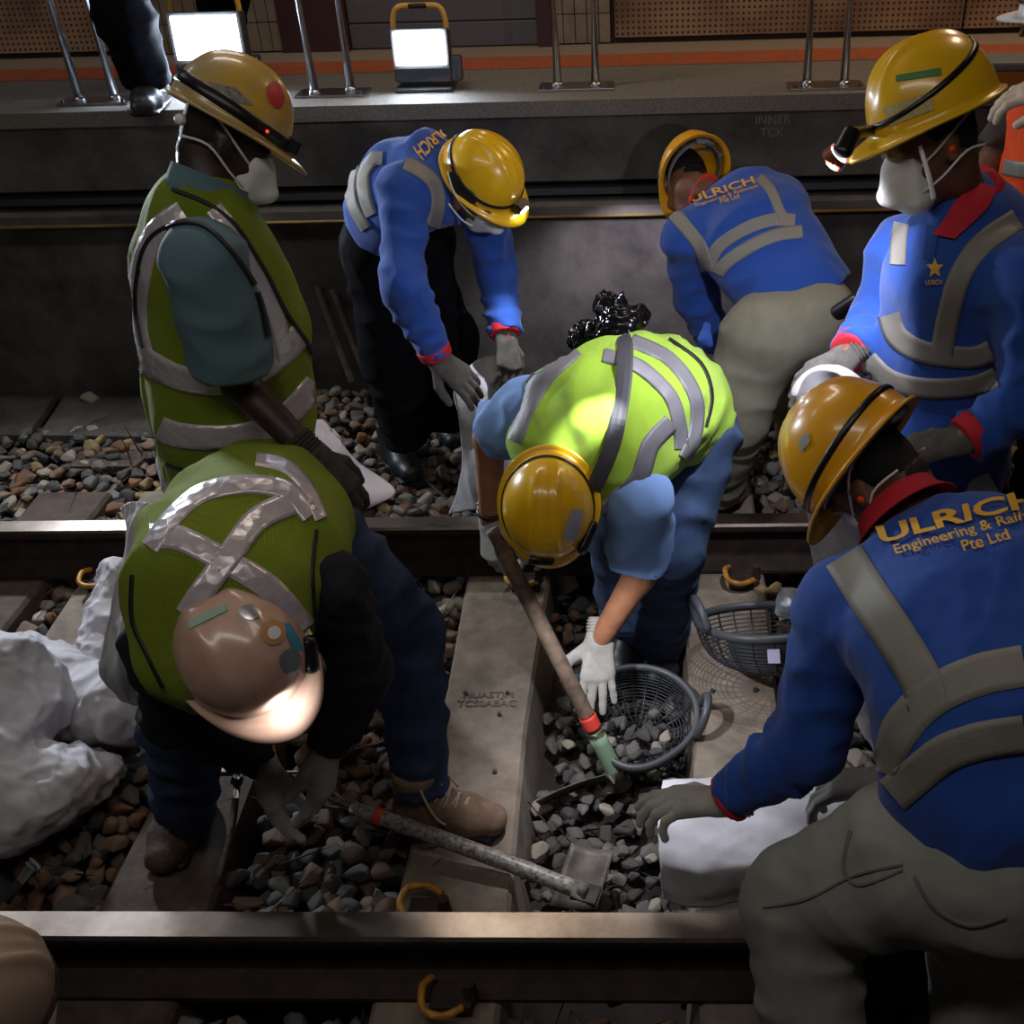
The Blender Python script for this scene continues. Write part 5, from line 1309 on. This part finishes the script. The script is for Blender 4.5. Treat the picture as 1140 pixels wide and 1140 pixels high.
# ---------------------------------------------------------------- tools
def hoe(label, a, b, blade, rb=.016, bands=(), split=False, hm=M_wood):
    """a handle end, b head end; blade = 4 world corners"""
    e = bpy.data.objects.new('digging_hoe', None); COL.objects.link(e); e.location = b; tag(e, label, 'hoe')
    L = lambda p: V(p)-V(b); pts = [L(V(a)*(1-t)+V(b)*t+V((0, 0, .006*math.sin(PI*t)))) for t in np.linspace(0, 1, 14)]
    tube('handle', pts, [rb*(.95+.1*abs(math.sin(i*1.7))) for i in range(14)], hm, e, n=14)
    for t0, t1, m_ in bands:
        p0 = V(a)*(1-t0)+V(b)*t0; p1 = V(a)*(1-t1)+V(b)*t1; u_ = V((0, 0, .006*math.sin(PI*(t0+t1)/2)))
        tube('marking_tape', [L(V(a)*(1-t)+V(b)*t+V((0, 0, .006*math.sin(PI*t)))) for t in np.linspace(t0, t1, 8)], rb*1.12, m_, e, n=16)
    c = [L(p) for p in blade]; n = 8; vs = []
    nn = (c[1]-c[0]).cross(c[3]-c[0]).normalized()
    for off in (0, .003):
        for i in range(n+1):
            for j in range(n+1):
                s, t = j/n, i/n; w_ = 1-.25*abs(2*s-1)**3*(1-t)
                p = (c[0]*(1-s)+c[1]*s)*(1-t)+(c[3]*(1-s)+c[2]*s)*t+nn*(.018*(1-(2*s-1)**2)+off); vs.append(p)
    K = (n+1)**2; fs = []
    for i in range(n):
        for j in range(n): a_ = i*(n+1)+j; fs.append((a_, a_+1, a_+n+2, a_+n+1)); fs.append((K+a_, K+a_+n+1, K+a_+n+2, K+a_+1))
    for i in range(n):
        fs.append((i+1, i, K+i, K+i+1)); a_ = n*(n+1)+i; fs.append((a_, a_+1, K+a_+1, K+a_))
        a_ = i*(n+1); fs.append((a_, a_+n+1, K+a_+n+1, K+a_)); a_ += n; fs.append((a_+n+1, a_, K+a_, K+a_+n+1))
    raw('blade', vs, fs, M_blade, e)
    d = (V(b)-V(a)).normalized(); tube('socket', [-d*.03, d*.03], rb*1.35, M_blade, e, n=16)
    if split:
        vs = []; fs = []; A = L(a); d = (V(a)-V(b)).normalized(); u_, w_ = frame_at(d)
        for k, (x, y) in enumerate(((1, .3), (-.6, 1), (-.9, -.6), (.3, -1), (.2, .6))):
            sweep(spl([A, A+d*.05+(u_*x+w_*y)*.015, A+d*.11+(u_*x+w_*y)*.03+V((0, 0, .01*k)), A+d*(.15+.01*k)+(u_*x+w_*y)*.045], 4), .0045, 6, vs=vs, fs=fs)
        raw('split_end', vs, fs, M_tool, e)
    return e
a = P(548, 590, D=2.66); b = P(688, 866, z=-.06)
bd = rdir(655, 875).normalized()*.10+V((0, -.012, -.012)); bl = [P(597, 893, z=-.05), P(716, 858, z=-.05), P(712, 860, z=-.05)+bd, P(602, 892, z=-.05)+bd]
hoe('digging hoe with red and green bands, held by the bent worker in the middle', a, b, bl, .021, [(.73, .79, M_rtape), (.80, .985, M_gtape)], hm=M_wood)
a = P(392, 899, z=.10); b = P(652, 994, z=.01)
bl = [P(636, 938, z=.0), P(684, 946, z=.0), P(664, 1012, z=-.06), P(612, 1008, z=-.06)]
hoe('long hoe with a split handle end, lying across the middle sleeper towards the near rail', a, b, bl, .0195, [(.10, .14, M_rtape)], split=True, hm=mat('chipped_painted_handle', 'b5b0a8', .4, noise=90, col2='4a443e'))
# pry bar with cross head
e = bpy.data.objects.new('pry_bar', None); COL.objects.link(e); p0 = P(266, 858, z=.10); p1 = P(240, 985, z=.0); e.location = p1; tag(e, 'thin steel rod with a square cross head beside the left boot', 'rod')
tube('rod', [p0-p1, (p0-p1)*.5+V((.012, 0, 0)), V()], .009, M_tool, e); box('cross_head', (-.06, -.012, -.008), (.05, .012, .008), M_tool, e, bevel=.003, M=Matrix.Translation(p0-p1)); tube('socket', [(p0-p1), (p0-p1)*.88], .015, M_dk, e)
# torch on the stones at lower left
e = bpy.data.objects.new('pipe_stub', None); COL.objects.link(e); a = P(4, 1002, z=.02); b = P(40, 962, z=.06); e.location = a; tag(e, 'dark pipe stub on the stones at the lower left, just behind the near rail', 'pipe')
tube('barrel', [(0, 0, 0), b-a], .018, M_dk, e); tube('cap', [(b-a)*.9, (b-a)*1.03], .022, M_grey, e)
# box on the platform behind the polo-shirt worker's helmet
e = bpy.data.objects.new('storage_box', None); COL.objects.link(e); c = P(1108, 103, z=1.212); e.location = c; tag(e, 'amber and grey box on the platform edge behind the right yellow helmet', 'box')
box('body', (-.13, 0, 0), (.12, .16, .07), mat('amber_box', 'b5702a', .5), e, bevel=.008); box('lid', (-.135, -.005, .07), (.125, .165, .10), M_grey, e, bevel=.008)
# ---------------------------------------------------------------- figures cut off by the frame
def build_H():
    D = 3.15; lat = V((-.6, -.8, 0)).normalized()
    f = V((-.8, .6, 0))
    hc = P(1186, 30, D=2.9); nk = P(1190, 90, D=2.98); hp = P(1165, 300, D=3.35)
    st = [(hp, .17, .13), (hp.lerp(nk, .5), .165, .13), (hp.lerp(nk, .85), .17, .12)]
    shR = P(1190, 120, D=2.95); shL = P(1142, 125, D=3.15); elL = P(1088, 200, D=3.2); wrL = P(1085, 265, D=3.1); elR = P(1190, 190, D=2.8); wrR = P(1186, 100, D=2.80)
    gr = V((hp.x, hp.y, 0)); hl = hp+V((-.1, .02, 0)); hr = hp+V((.1, 0, 0))
    o = person('person in orange vest and white helmet at the right edge, mostly outside the picture',
        dict(head=(hc, f, (0, 0, 1)), tor=st, lat=lat, neck=nk, arms={'L': [shL, elL, wrL], 'R': [shR, elR, wrR]}, legs={'L': [hl, V((hl.x, hl.y, .42)), V((hl.x, hl.y, .02))], 'R': [hr, V((hr.x, hr.y, .42)), V((hr.x, hr.y, .02))]},
             shirt=mat('dark_grey_shirt', '34302f', .9), short=.6, trousers=M_btr, vest=M_orange, skin=M_skin))
    b = o.body
    hm = helmet(b, basis(hc+V((0, 0, .03)), f, (0, 0, 1)), M_white, strap=.012, label='white helmet with dark strap')
    v = Vol(.006); M = basis(hc, f, (0, 0, 1)); v.T(M @ V((-.08, .0, -.01)), M @ V((-.1, 0, -.02)), (.035, .04), (.03, .035)); v.obj('ear_defender', mat('lime_plastic', '9fd02a', .4), b)
    v = Vol(.006); v.T(M @ V((.08, .0, -.01)), M @ V((.1, 0, -.02)), (.035, .04), (.03, .035)); v.obj('ear_defender', mat('lime_plastic', '9fd02a', .4), b)
    B = bvh(o.vest)
    ribbon('reflective_stripe', B, [(1118, 185), (1130, 188), (1150, 190), (1180, 190)], 18, M_tape, o.vest)
    ribbon('reflective_stripe', B, [(1114, 228), (1130, 230), (1150, 232), (1180, 232)], 18, M_tape, o.vest)
    glove(b, wrR, W(1125, 105, -1, .05, -.1), W(1125, 105, -.2, -.8, -.5), 1, [.5, .5, .5, .5], mat('pale_glove', 'd5c3b2', .9)); glove(b, wrL, W(1068, 270, 0, 1, 0), W(1068, 270, -1, 0, -.3), -1, .4, M_glove)
    for h_ in (hl, hr): boot(b, V((h_.x, h_.y, 0)), V((h_.x-.1, h_.y+.12, -.02)), M_boot)
    o.base = V((hp.x, hp.y, -.02)); ppl.append(o)
build_H()
def build_I():
    c = P(205, 20, z=2.0); fy = P(165, 108, z=1.212)
    aL = P(165, 92, z=1.30); aR = P(243, 60, z=1.30)
    y = aL.y; hp = V(((aL.x+aR.x)/2-.03, y+.02, 2.05)); lat = V((-1, .1, 0))
    nk = hp+V((0, 0, .5)); st = [(hp, .16, .12), (hp+V((0, 0, .25)), .16, .12), (hp+V((0, 0, .45)), .17, .11)]
    o = person('person in black trousers standing on the platform at left, only the legs in view',
        dict(head=(nk+V((0, -.03, .18)), (0, -1, -.3), (0, -.2, 1)), tor=st, lat=lat, neck=nk, arms={'R': [nk+V((-.19, 0, -.05)), nk+V((-.24, -.05, -.32)), nk+V((-.15, -.2, -.5))], 'L': [nk+V((.19, 0, -.05)), nk+V((.24, -.05, -.32)), nk+V((.15, -.2, -.5))]},
             legs={'R': [hp+V((-.1, 0, -.05)), P(140, 22, Y=y-.05), aL], 'L': [hp+V((.1, 0, -.05)), P(250, -20, Y=aR.y-.05), aR]},
             shirt=M_navy, trousers=M_btr, trr=(.11, .095, .085), skin=M_skin))
    b = o.body
    hd = helmet(b, basis(nk+V((0, -.03, .21)), (0, -1, -.3), (0, -.2, 1)), M_white, strap=False)
    for s in (-1, 1): w_ = nk+V((s*.15, -.2, -.5)); glove(b, w_, (0, -.5, -1), (s, 0, 0), s, .3, M_glove)
    boot(b, V((aL.x, aL.y+.03, 1.212)), V((aL.x+.03, aL.y-.2, 1.212)), M_bootb, 1.05); a = V((aR.x, aR.y+.02, 1.212)); boot(b, a, a+V((.05, -.2, 0)), M_bootb, 1.0)
    o.base = V((aL.x, aL.y, 1.212)); ppl.append(o)
build_I()
def build_J():
    hu = W(0, 1100, .15, -.55, -.8); hf = W(0, 1100, -.9, .3, -.3)
    hc = P(-72, 1135, D=1.35); c = hc-hu*.10
    st = [(V((c.x-.3, c.y-.25, .55)), .16, .12), (V((c.x-.2, c.y-.18, .8)), .17, .12), (V((c.x-.12, c.y-.1, 1.0)), .17, .11)]
    st = [(V((c.x-.45, c.y-.25, c.z-.45)), .16, .12), (V((c.x-.35, c.y-.2, c.z-.25)), .17, .12), (V((c.x-.2, c.y-.12, c.z-.12)), .16, .10)]
    hp = st[0][0]; lat = V((0, 1, 0)); n = st[2][0]
    o = person('person at the lower left corner, only the edge of a tan helmet in view',
        dict(head=(c, hf, hu), tor=st, lat=lat, arms={'L': [n+V((0, -.2, 0)), n+V((-.02, -.25, -.25)), n+V((-.2, -.2, -.35))], 'R': [n+V((-.1, .2, -.05)), n+V((-.2, .25, -.28)), n+V((-.4, .2, -.35))]},
             legs={'L': [hp+V((0, -.1, 0)), V((hp.x-.1, hp.y-.15, .3)), V((hp.x-.2, hp.y-.15, -.1))], 'R': [hp+V((0, .1, 0)), V((hp.x-.1, hp.y+.1, .3)), V((hp.x-.2, hp.y+.1, -.1))]}, shirt=M_navy, trousers=M_btr, skin=M_skin))
    helmet(o.body, basis(hc, hf, hu), mat('tan_helmet', '9a8472', .4), strap=.012, sz=.03, strapm=mat('brown_strap', '2c221f', .7), label='tan helmet with dark strap')
    for s in 'LR': pass
    glove(o.body, n+V((-.2, -.2, -.35)), (-1, 0, -.3), (0, 0, 1), 1, .4, M_glove); glove(o.body, n+V((-.4, .2, -.35)), (-1, 0, -.3), (0, 0, 1), 1, .4, M_glove)
    for a in (-.15, .1): boot(o.body, V((hp.x-.2, hp.y+a, -.15)), V((hp.x-.4, hp.y+a, -.18)), M_boot)
    o.base = V((hp.x, hp.y, -.18)); ppl.append(o)
build_J()
for o in ppl: rebase(o.body, o.base)
# ---------------------------------------------------------------- ballast
rr = random.Random(11)
SM = [mat('grey_stone', '7d7a75', .85, noise=30, col2='504e4a', bump=.5, bscale=90), mat('dark_grey_stone', '5d5a57', .85, noise=30, col2='3c3a38', bump=.5, bscale=90),
      mat('brown_stone', '8b7261', .9, noise=25, col2='5f4d40', bump=.5, bscale=90), mat('rust_stone', '8c6448', .9, noise=25, col2='5c4332', bump=.5, bscale=90),
      mat('pale_stone', 'a79f92', .85, noise=25, col2='7e7668', bump=.5, bscale=90), mat('ochre_stone', 'a38d62', .9, noise=25, col2='786444', bump=.5, bscale=90)]
shapes = []
for i in range(10):
    bm = bmesh.new(); sx, sy, sz = 1, rr.uniform(.65, .9), rr.uniform(.5, .8)
    for k in range(15):
        d = V((rr.gauss(0, 1), rr.gauss(0, 1), rr.gauss(0, 1))).normalized()
        bm.verts.new((d.x*sx*rr.uniform(.85, 1.05), d.y*sy*rr.uniform(.85, 1.05), d.z*sz*rr.uniform(.85, 1.05)))
    r_ = bmesh.ops.convex_hull(bm, input=bm.verts[:]); bmesh.ops.delete(bm, geom=[g for g in set(r_['geom_interior']+r_['geom_unused']) if isinstance(g, bmesh.types.BMVert)], context='VERTS')
    bmesh.ops.dissolve_limit(bm, angle_limit=.25, verts=bm.verts[:], edges=bm.edges[:])
    bmesh.ops.bevel(bm, geom=bm.edges[:], offset=.11, segments=2, affect='EDGES', profile=.6)
    bmesh.ops.triangulate(bm, faces=[f for f in bm.faces if len(f.verts) > 4])
    shapes.append(bm)
sm = {}
def smesh(i, j):
    if (i, j) not in sm:
        me = bpy.data.meshes.new('ballast_stone'); shapes[i].to_mesh(me); me.materials.append(SM[j]); me.polygons.foreach_set('use_smooth', [True]*len(me.polygons)); sm[i, j] = me
    return sm[i, j]
def zone(x, y):
    if y > GA+.09: return 'far'
    if y < -.09: return 'near'
    if x < -1.3: return 'L2'
    if x < -.7: return 'L1'
    if x < 0: return 'mid'
    if x < .7: return 'pit'
    return 'right'
ZN = {'far': (-.03, [0, 0, 2, 4, 1, 5], 'crushed stone of the ballast between the far rail and the platform wall', 'stones beyond the far rail'),
      'near': (-.05, [1, 1, 0, 2], 'crushed stone of the dark ballast in front of the near rail', 'stones in front of the near rail'),
      'L2': (-.04, [2, 3, 1, 4], 'crushed stone of the ballast at far left between the rails', 'stones at far left between the rails'),
      'L1': (-.05, [2, 1, 1, 3], 'crushed stone beside the white sacks, left of the cream-helmet worker\'s boot', 'stones beside the white sacks'),
      'mid': (-.035, [2, 2, 3, 4, 2, 0], 'brownish crushed stone left of the middle sleeper, between the rails', 'stones left of the middle sleeper'),
      'pit': (-.125, [0, 0, 1, 1, 4], 'grey crushed stone in the dug-out gap right of the middle sleeper', 'stones in the dug-out gap'),
      'right': (-.05, [2, 0, 2, 4, 1], 'crushed stone right of the right-hand sleeper, between the rails', 'stones right of the right-hand sleeper')}
ST = []; sl = [0, .7, -.7, -1.3, -1.7, 1.4]
y = -.45
while y < 2.74:
    x = -2.3
    while x < 2.1:
        px_, py_ = x+rr.uniform(-.02, .02), y+rr.uniform(-.02, .02); x += .060
        d = min(abs(px_-s) for s in sl)
        if y < 1.98 and d < .155: continue
        if abs(py_) < .085 or abs(py_-GA) < .085: continue
        if py_ > 2.72 or (py_ > 2.42 and px_ < -1.25): continue
        zn = zone(px_, py_); z0, cols, lab, grp = ZN[zn]
        if zn == 'mid' and py_ < .5: cols = [1, 2, 1, 0, 2]
        if zn == 'pit' and py_ > 1.05: cols = [2, 1, 2, 3]; 
        if zn == 'far': z0 += .06*max(0, min(1, (py_-2.0)/.5))+(.05 if px_ > .6 else 0)*max(0, min(1, (py_-1.75)/.4))
        if zn == 'pit': z0 += .05*max(0, (py_-1.1)/.4)
        if zn == 'far' and px_ < .2: cols = [1, 2, 1, 0, 4] if rr.random() < .8 else [3, 5]
        r = rr.uniform(.027, .040)*(1.05 if zn != 'pit' else .85)*(1.25 if rr.random() < .12 else 1)
        ST.append([V((px_, py_, z0+rr.uniform(-.014, .012))), r, rr.randrange(10), rr.choice(cols), zn])
    y += .056
for s_ in list(ST):
    p_ = s_[0]+V((rr.uniform(.022, .036), rr.uniform(.02, .034), -.024)); q_ = min(abs(p_.x-a_) for a_ in sl)
    if (p_.y < 1.98 and q_ < .15) or abs(p_.y) < .08 or abs(p_.y-GA) < .08 or p_.y > 2.74: continue
    ST.append([p_, s_[1]*.95, rr.randrange(10), rr.choice([s_[3], 1, 2]) if s_[4] != 'pit' else rr.choice([0, 1]), s_[4]])
# underlayer so no gap shows bare ground
for zn, x0, x1, y0, y1, zz in (('pit', .12, .58, .08, 1.42, -.165),): 
    pass
extra = []
for u, v, z, r, c in ((100, 443, .045, .045, 4), (335, 0, 0, 0, 0), (862, 655, .02, .03, 5), (340, 1e9, 0, 0, 0), (1115, 520, .0, .04, 4), (1130, 545, 0, .04, 2), (845, 660, .0, .035, 5),
                      (240, 700, 0, 0, 0)):
    if r and v < 1e4: ST.append([P(u, v, z=z), r, rr.randrange(10), c, zone(*P(u, v, z=z)[:2])])
# stones in the basket
for k in range(26):
    p = c1+V((rr.uniform(-.09, .09), rr.uniform(-.12, .04), rr.uniform(-.075, -.035))); ST.append([p, rr.uniform(.020, .030), rr.randrange(10), rr.choice([0, 1, 4, 1]), 'bask'])
ZN['bask'] = (0, [0], 'grey stone lying in the dark basket at the middle', 'stones in the basket')
bpy.context.view_layer.update(); dg = bpy.context.evaluated_depsgraph_get()
cand = []
for s in ST:
    u, v, z = pix(s[0])
    s.append(Matrix.LocRotScale(s[0], (rr.uniform(-.6, .6), rr.uniform(-.6, .6), rr.uniform(0, 6.28)), (s[1]*rr.uniform(1, 1.3), s[1]*rr.uniform(.85, 1.1), s[1])) if 0 else None)
    s[5] = Matrix.Translation(s[0]) @ Matrix.Rotation(rr.uniform(0, 6.28), 4, 'Z') @ Matrix.Rotation(rr.uniform(-.5, .5), 4, 'X') @ Matrix.Diagonal((s[1]*rr.uniform(1, 1.3), s[1]*rr.uniform(.9, 1.1), s[1], 1))
    vis = False
    if 0 < u < 1140 and 0 < v < 1140 and s[4] != 'near':
        d = s[0]+V((0, 0, .012))-CPOS; L = d.length
        h_, loc, n_, i_, ob, mm = SC.ray_cast(dg, CPOS, d.normalized(), distance=L+.3)
        vis = (not h_) or (loc-CPOS).length > L-.02 or (s[4] == 'bask' and ob.name.startswith('lattice'))
    s.append((CF*s[1]/z)*(1.6 if s[4] == 'bask' else 1) if vis else 0)
ST.sort(key=lambda s: -s[6])
bigs = [s for s in ST if s[6] > 0][:300]; rest = [s for s in ST if s[6] == 0 or s not in bigs] if len(bigs) < 300 else ST[300:]
proto = {}
for s in bigs:
    key = (s[2], s[3])
    if key not in proto:
        o = bpy.data.objects.new('ballast_stone', smesh(*key)); proto[key] = o
    else: o = proto[key].copy()
    COL.objects.link(o); o.matrix_world = s[5]; o['label'] = ZN[s[4]][2]; o['group'] = ZN[s[4]][3]; o['category'] = 'stone'
# everything beyond the 300 largest: one bed of ballast
VS = []; FS = []; MI = []; nb_ = 0
geo = []
for b_ in shapes:
    b_.verts.ensure_lookup_table(); b_.verts.index_update()
    geo.append((np.array([tuple(v.co) for v in b_.verts]), [[v.index for v in f.verts] for f in b_.faces]))
for s in rest:
    g, f = geo[s[2]]; M = np.array(s[5]); VS.append(g@M[:3, :3].T+M[:3, 3]); FS += [[i+nb_ for i in q_] for q_ in f]; MI += [s[3]]*len(f); nb_ += len(g)
me = bpy.data.meshes.new('ballast'); me.from_pydata(np.concatenate(VS).tolist(), [], FS); me.polygons.foreach_set('material_index', MI)
o = link('ballast', me, SM); tag(o, 'bed of small crushed ballast stones filling the ground between sleepers, rails and wall', 'ballast', None, 'stuff')
for b_ in shapes: b_.free()
# ---------------------------------------------------------------- lights
w = bpy.data.worlds.new('world'); SC.world = w; w.use_nodes = True
w.node_tree.nodes['Background'].inputs[0].default_value = (.55, .6, .75, 1); w.node_tree.nodes['Background'].inputs[1].default_value = .035
def spot(name, loc, to, energy, color, ang=60, r=.03, blend=.5):
    ld = bpy.data.lights.new(name, 'SPOT'); ld.energy = energy; ld.color = color; ld.spot_size = math.radians(ang); ld.spot_blend = blend; ld.shadow_soft_size = r
    o = bpy.data.objects.new(name, ld); COL.objects.link(o); o.location = loc
    o.rotation_euler = (V(to)-V(loc)).to_track_quat('-Z', 'Y').to_euler(); return o
def area(name, loc, to, energy, color, sx, sy):
    ld = bpy.data.lights.new(name, 'AREA'); ld.shape = 'RECTANGLE'; ld.size = sx; ld.size_y = sy; ld.energy = energy; ld.color = color
    o = bpy.data.objects.new(name, ld); COL.objects.link(o); o.location = loc
    o.rotation_euler = (V(to)-V(loc)).to_track_quat('-Z', 'Y').to_euler(); return o
# dim station ceiling tubes over both platforms
area('ceiling_tube_near', (-.2, -.9, 3.4), (.1, .9, 0), 18, (1, .93, .86), 3.2, .25)
area('ceiling_tube_far', (-.6, 2.4, 3.45), (-.5, 2.0, 0), 14, (1, .88, .76), 1.1, .2)
_f = P(-60, 100, z=1.36)
area('added_rail_light', _f+V((0, -.03, 0)), _f+V((.3, -1, -.15)), 45, (.82, .9, 1), .16, .12)  # unseen light added to brighten the far rail head, no lamp modelled
area('ceiling_tube_left', (-2.9, 2.4, 3.45), (-2.8, 2.0, 0), 7, (.85, .9, 1), 1.1, .2)
area('ceiling_tube_right', (2.3, 3.0, 3.3), (1.5, 3.2, 1.2), 20, (1, .72, .48), 1.6, .25)
spot('headlamp_beam_right', P(926, 184, D=2.12), P(770, 430, Y=1.6), 66, (.88, .88, 1), 118, .012, 1)
spot('headlamp_core', P(926, 184, D=2.12), P(663, 466, D=2.47), 260, (.9, .93, 1), 9, .01, 1)
spot('headlamp_beam_back', C_LAMP, P(540, 480, D=3.62), 12, (.95, .97, 1), 60, .01, 1)
spot('headlamp_beam_wall', P(738, 232, D=3.70), P(690, 365, Y=2.79), 26, (.85, .82, 1), 80, .01, .6)
spot('headlamp_beam_down', P(604, 640, D=2.36), P(740, 890, z=-.1), 20, (.93, .93, 1), 95, .01, .8)
spot('headlamp_beam_brim', B_LAMP, B_LAMP2, .6, (.95, .97, 1), 150, .008, .5)
SC.view_settings.view_transform = 'Standard'; SC.view_settings.look = 'None'; SC.view_settings.gamma = 1
SC.view_settings.exposure = 0; SC.view_settings.use_curve_mapping = False
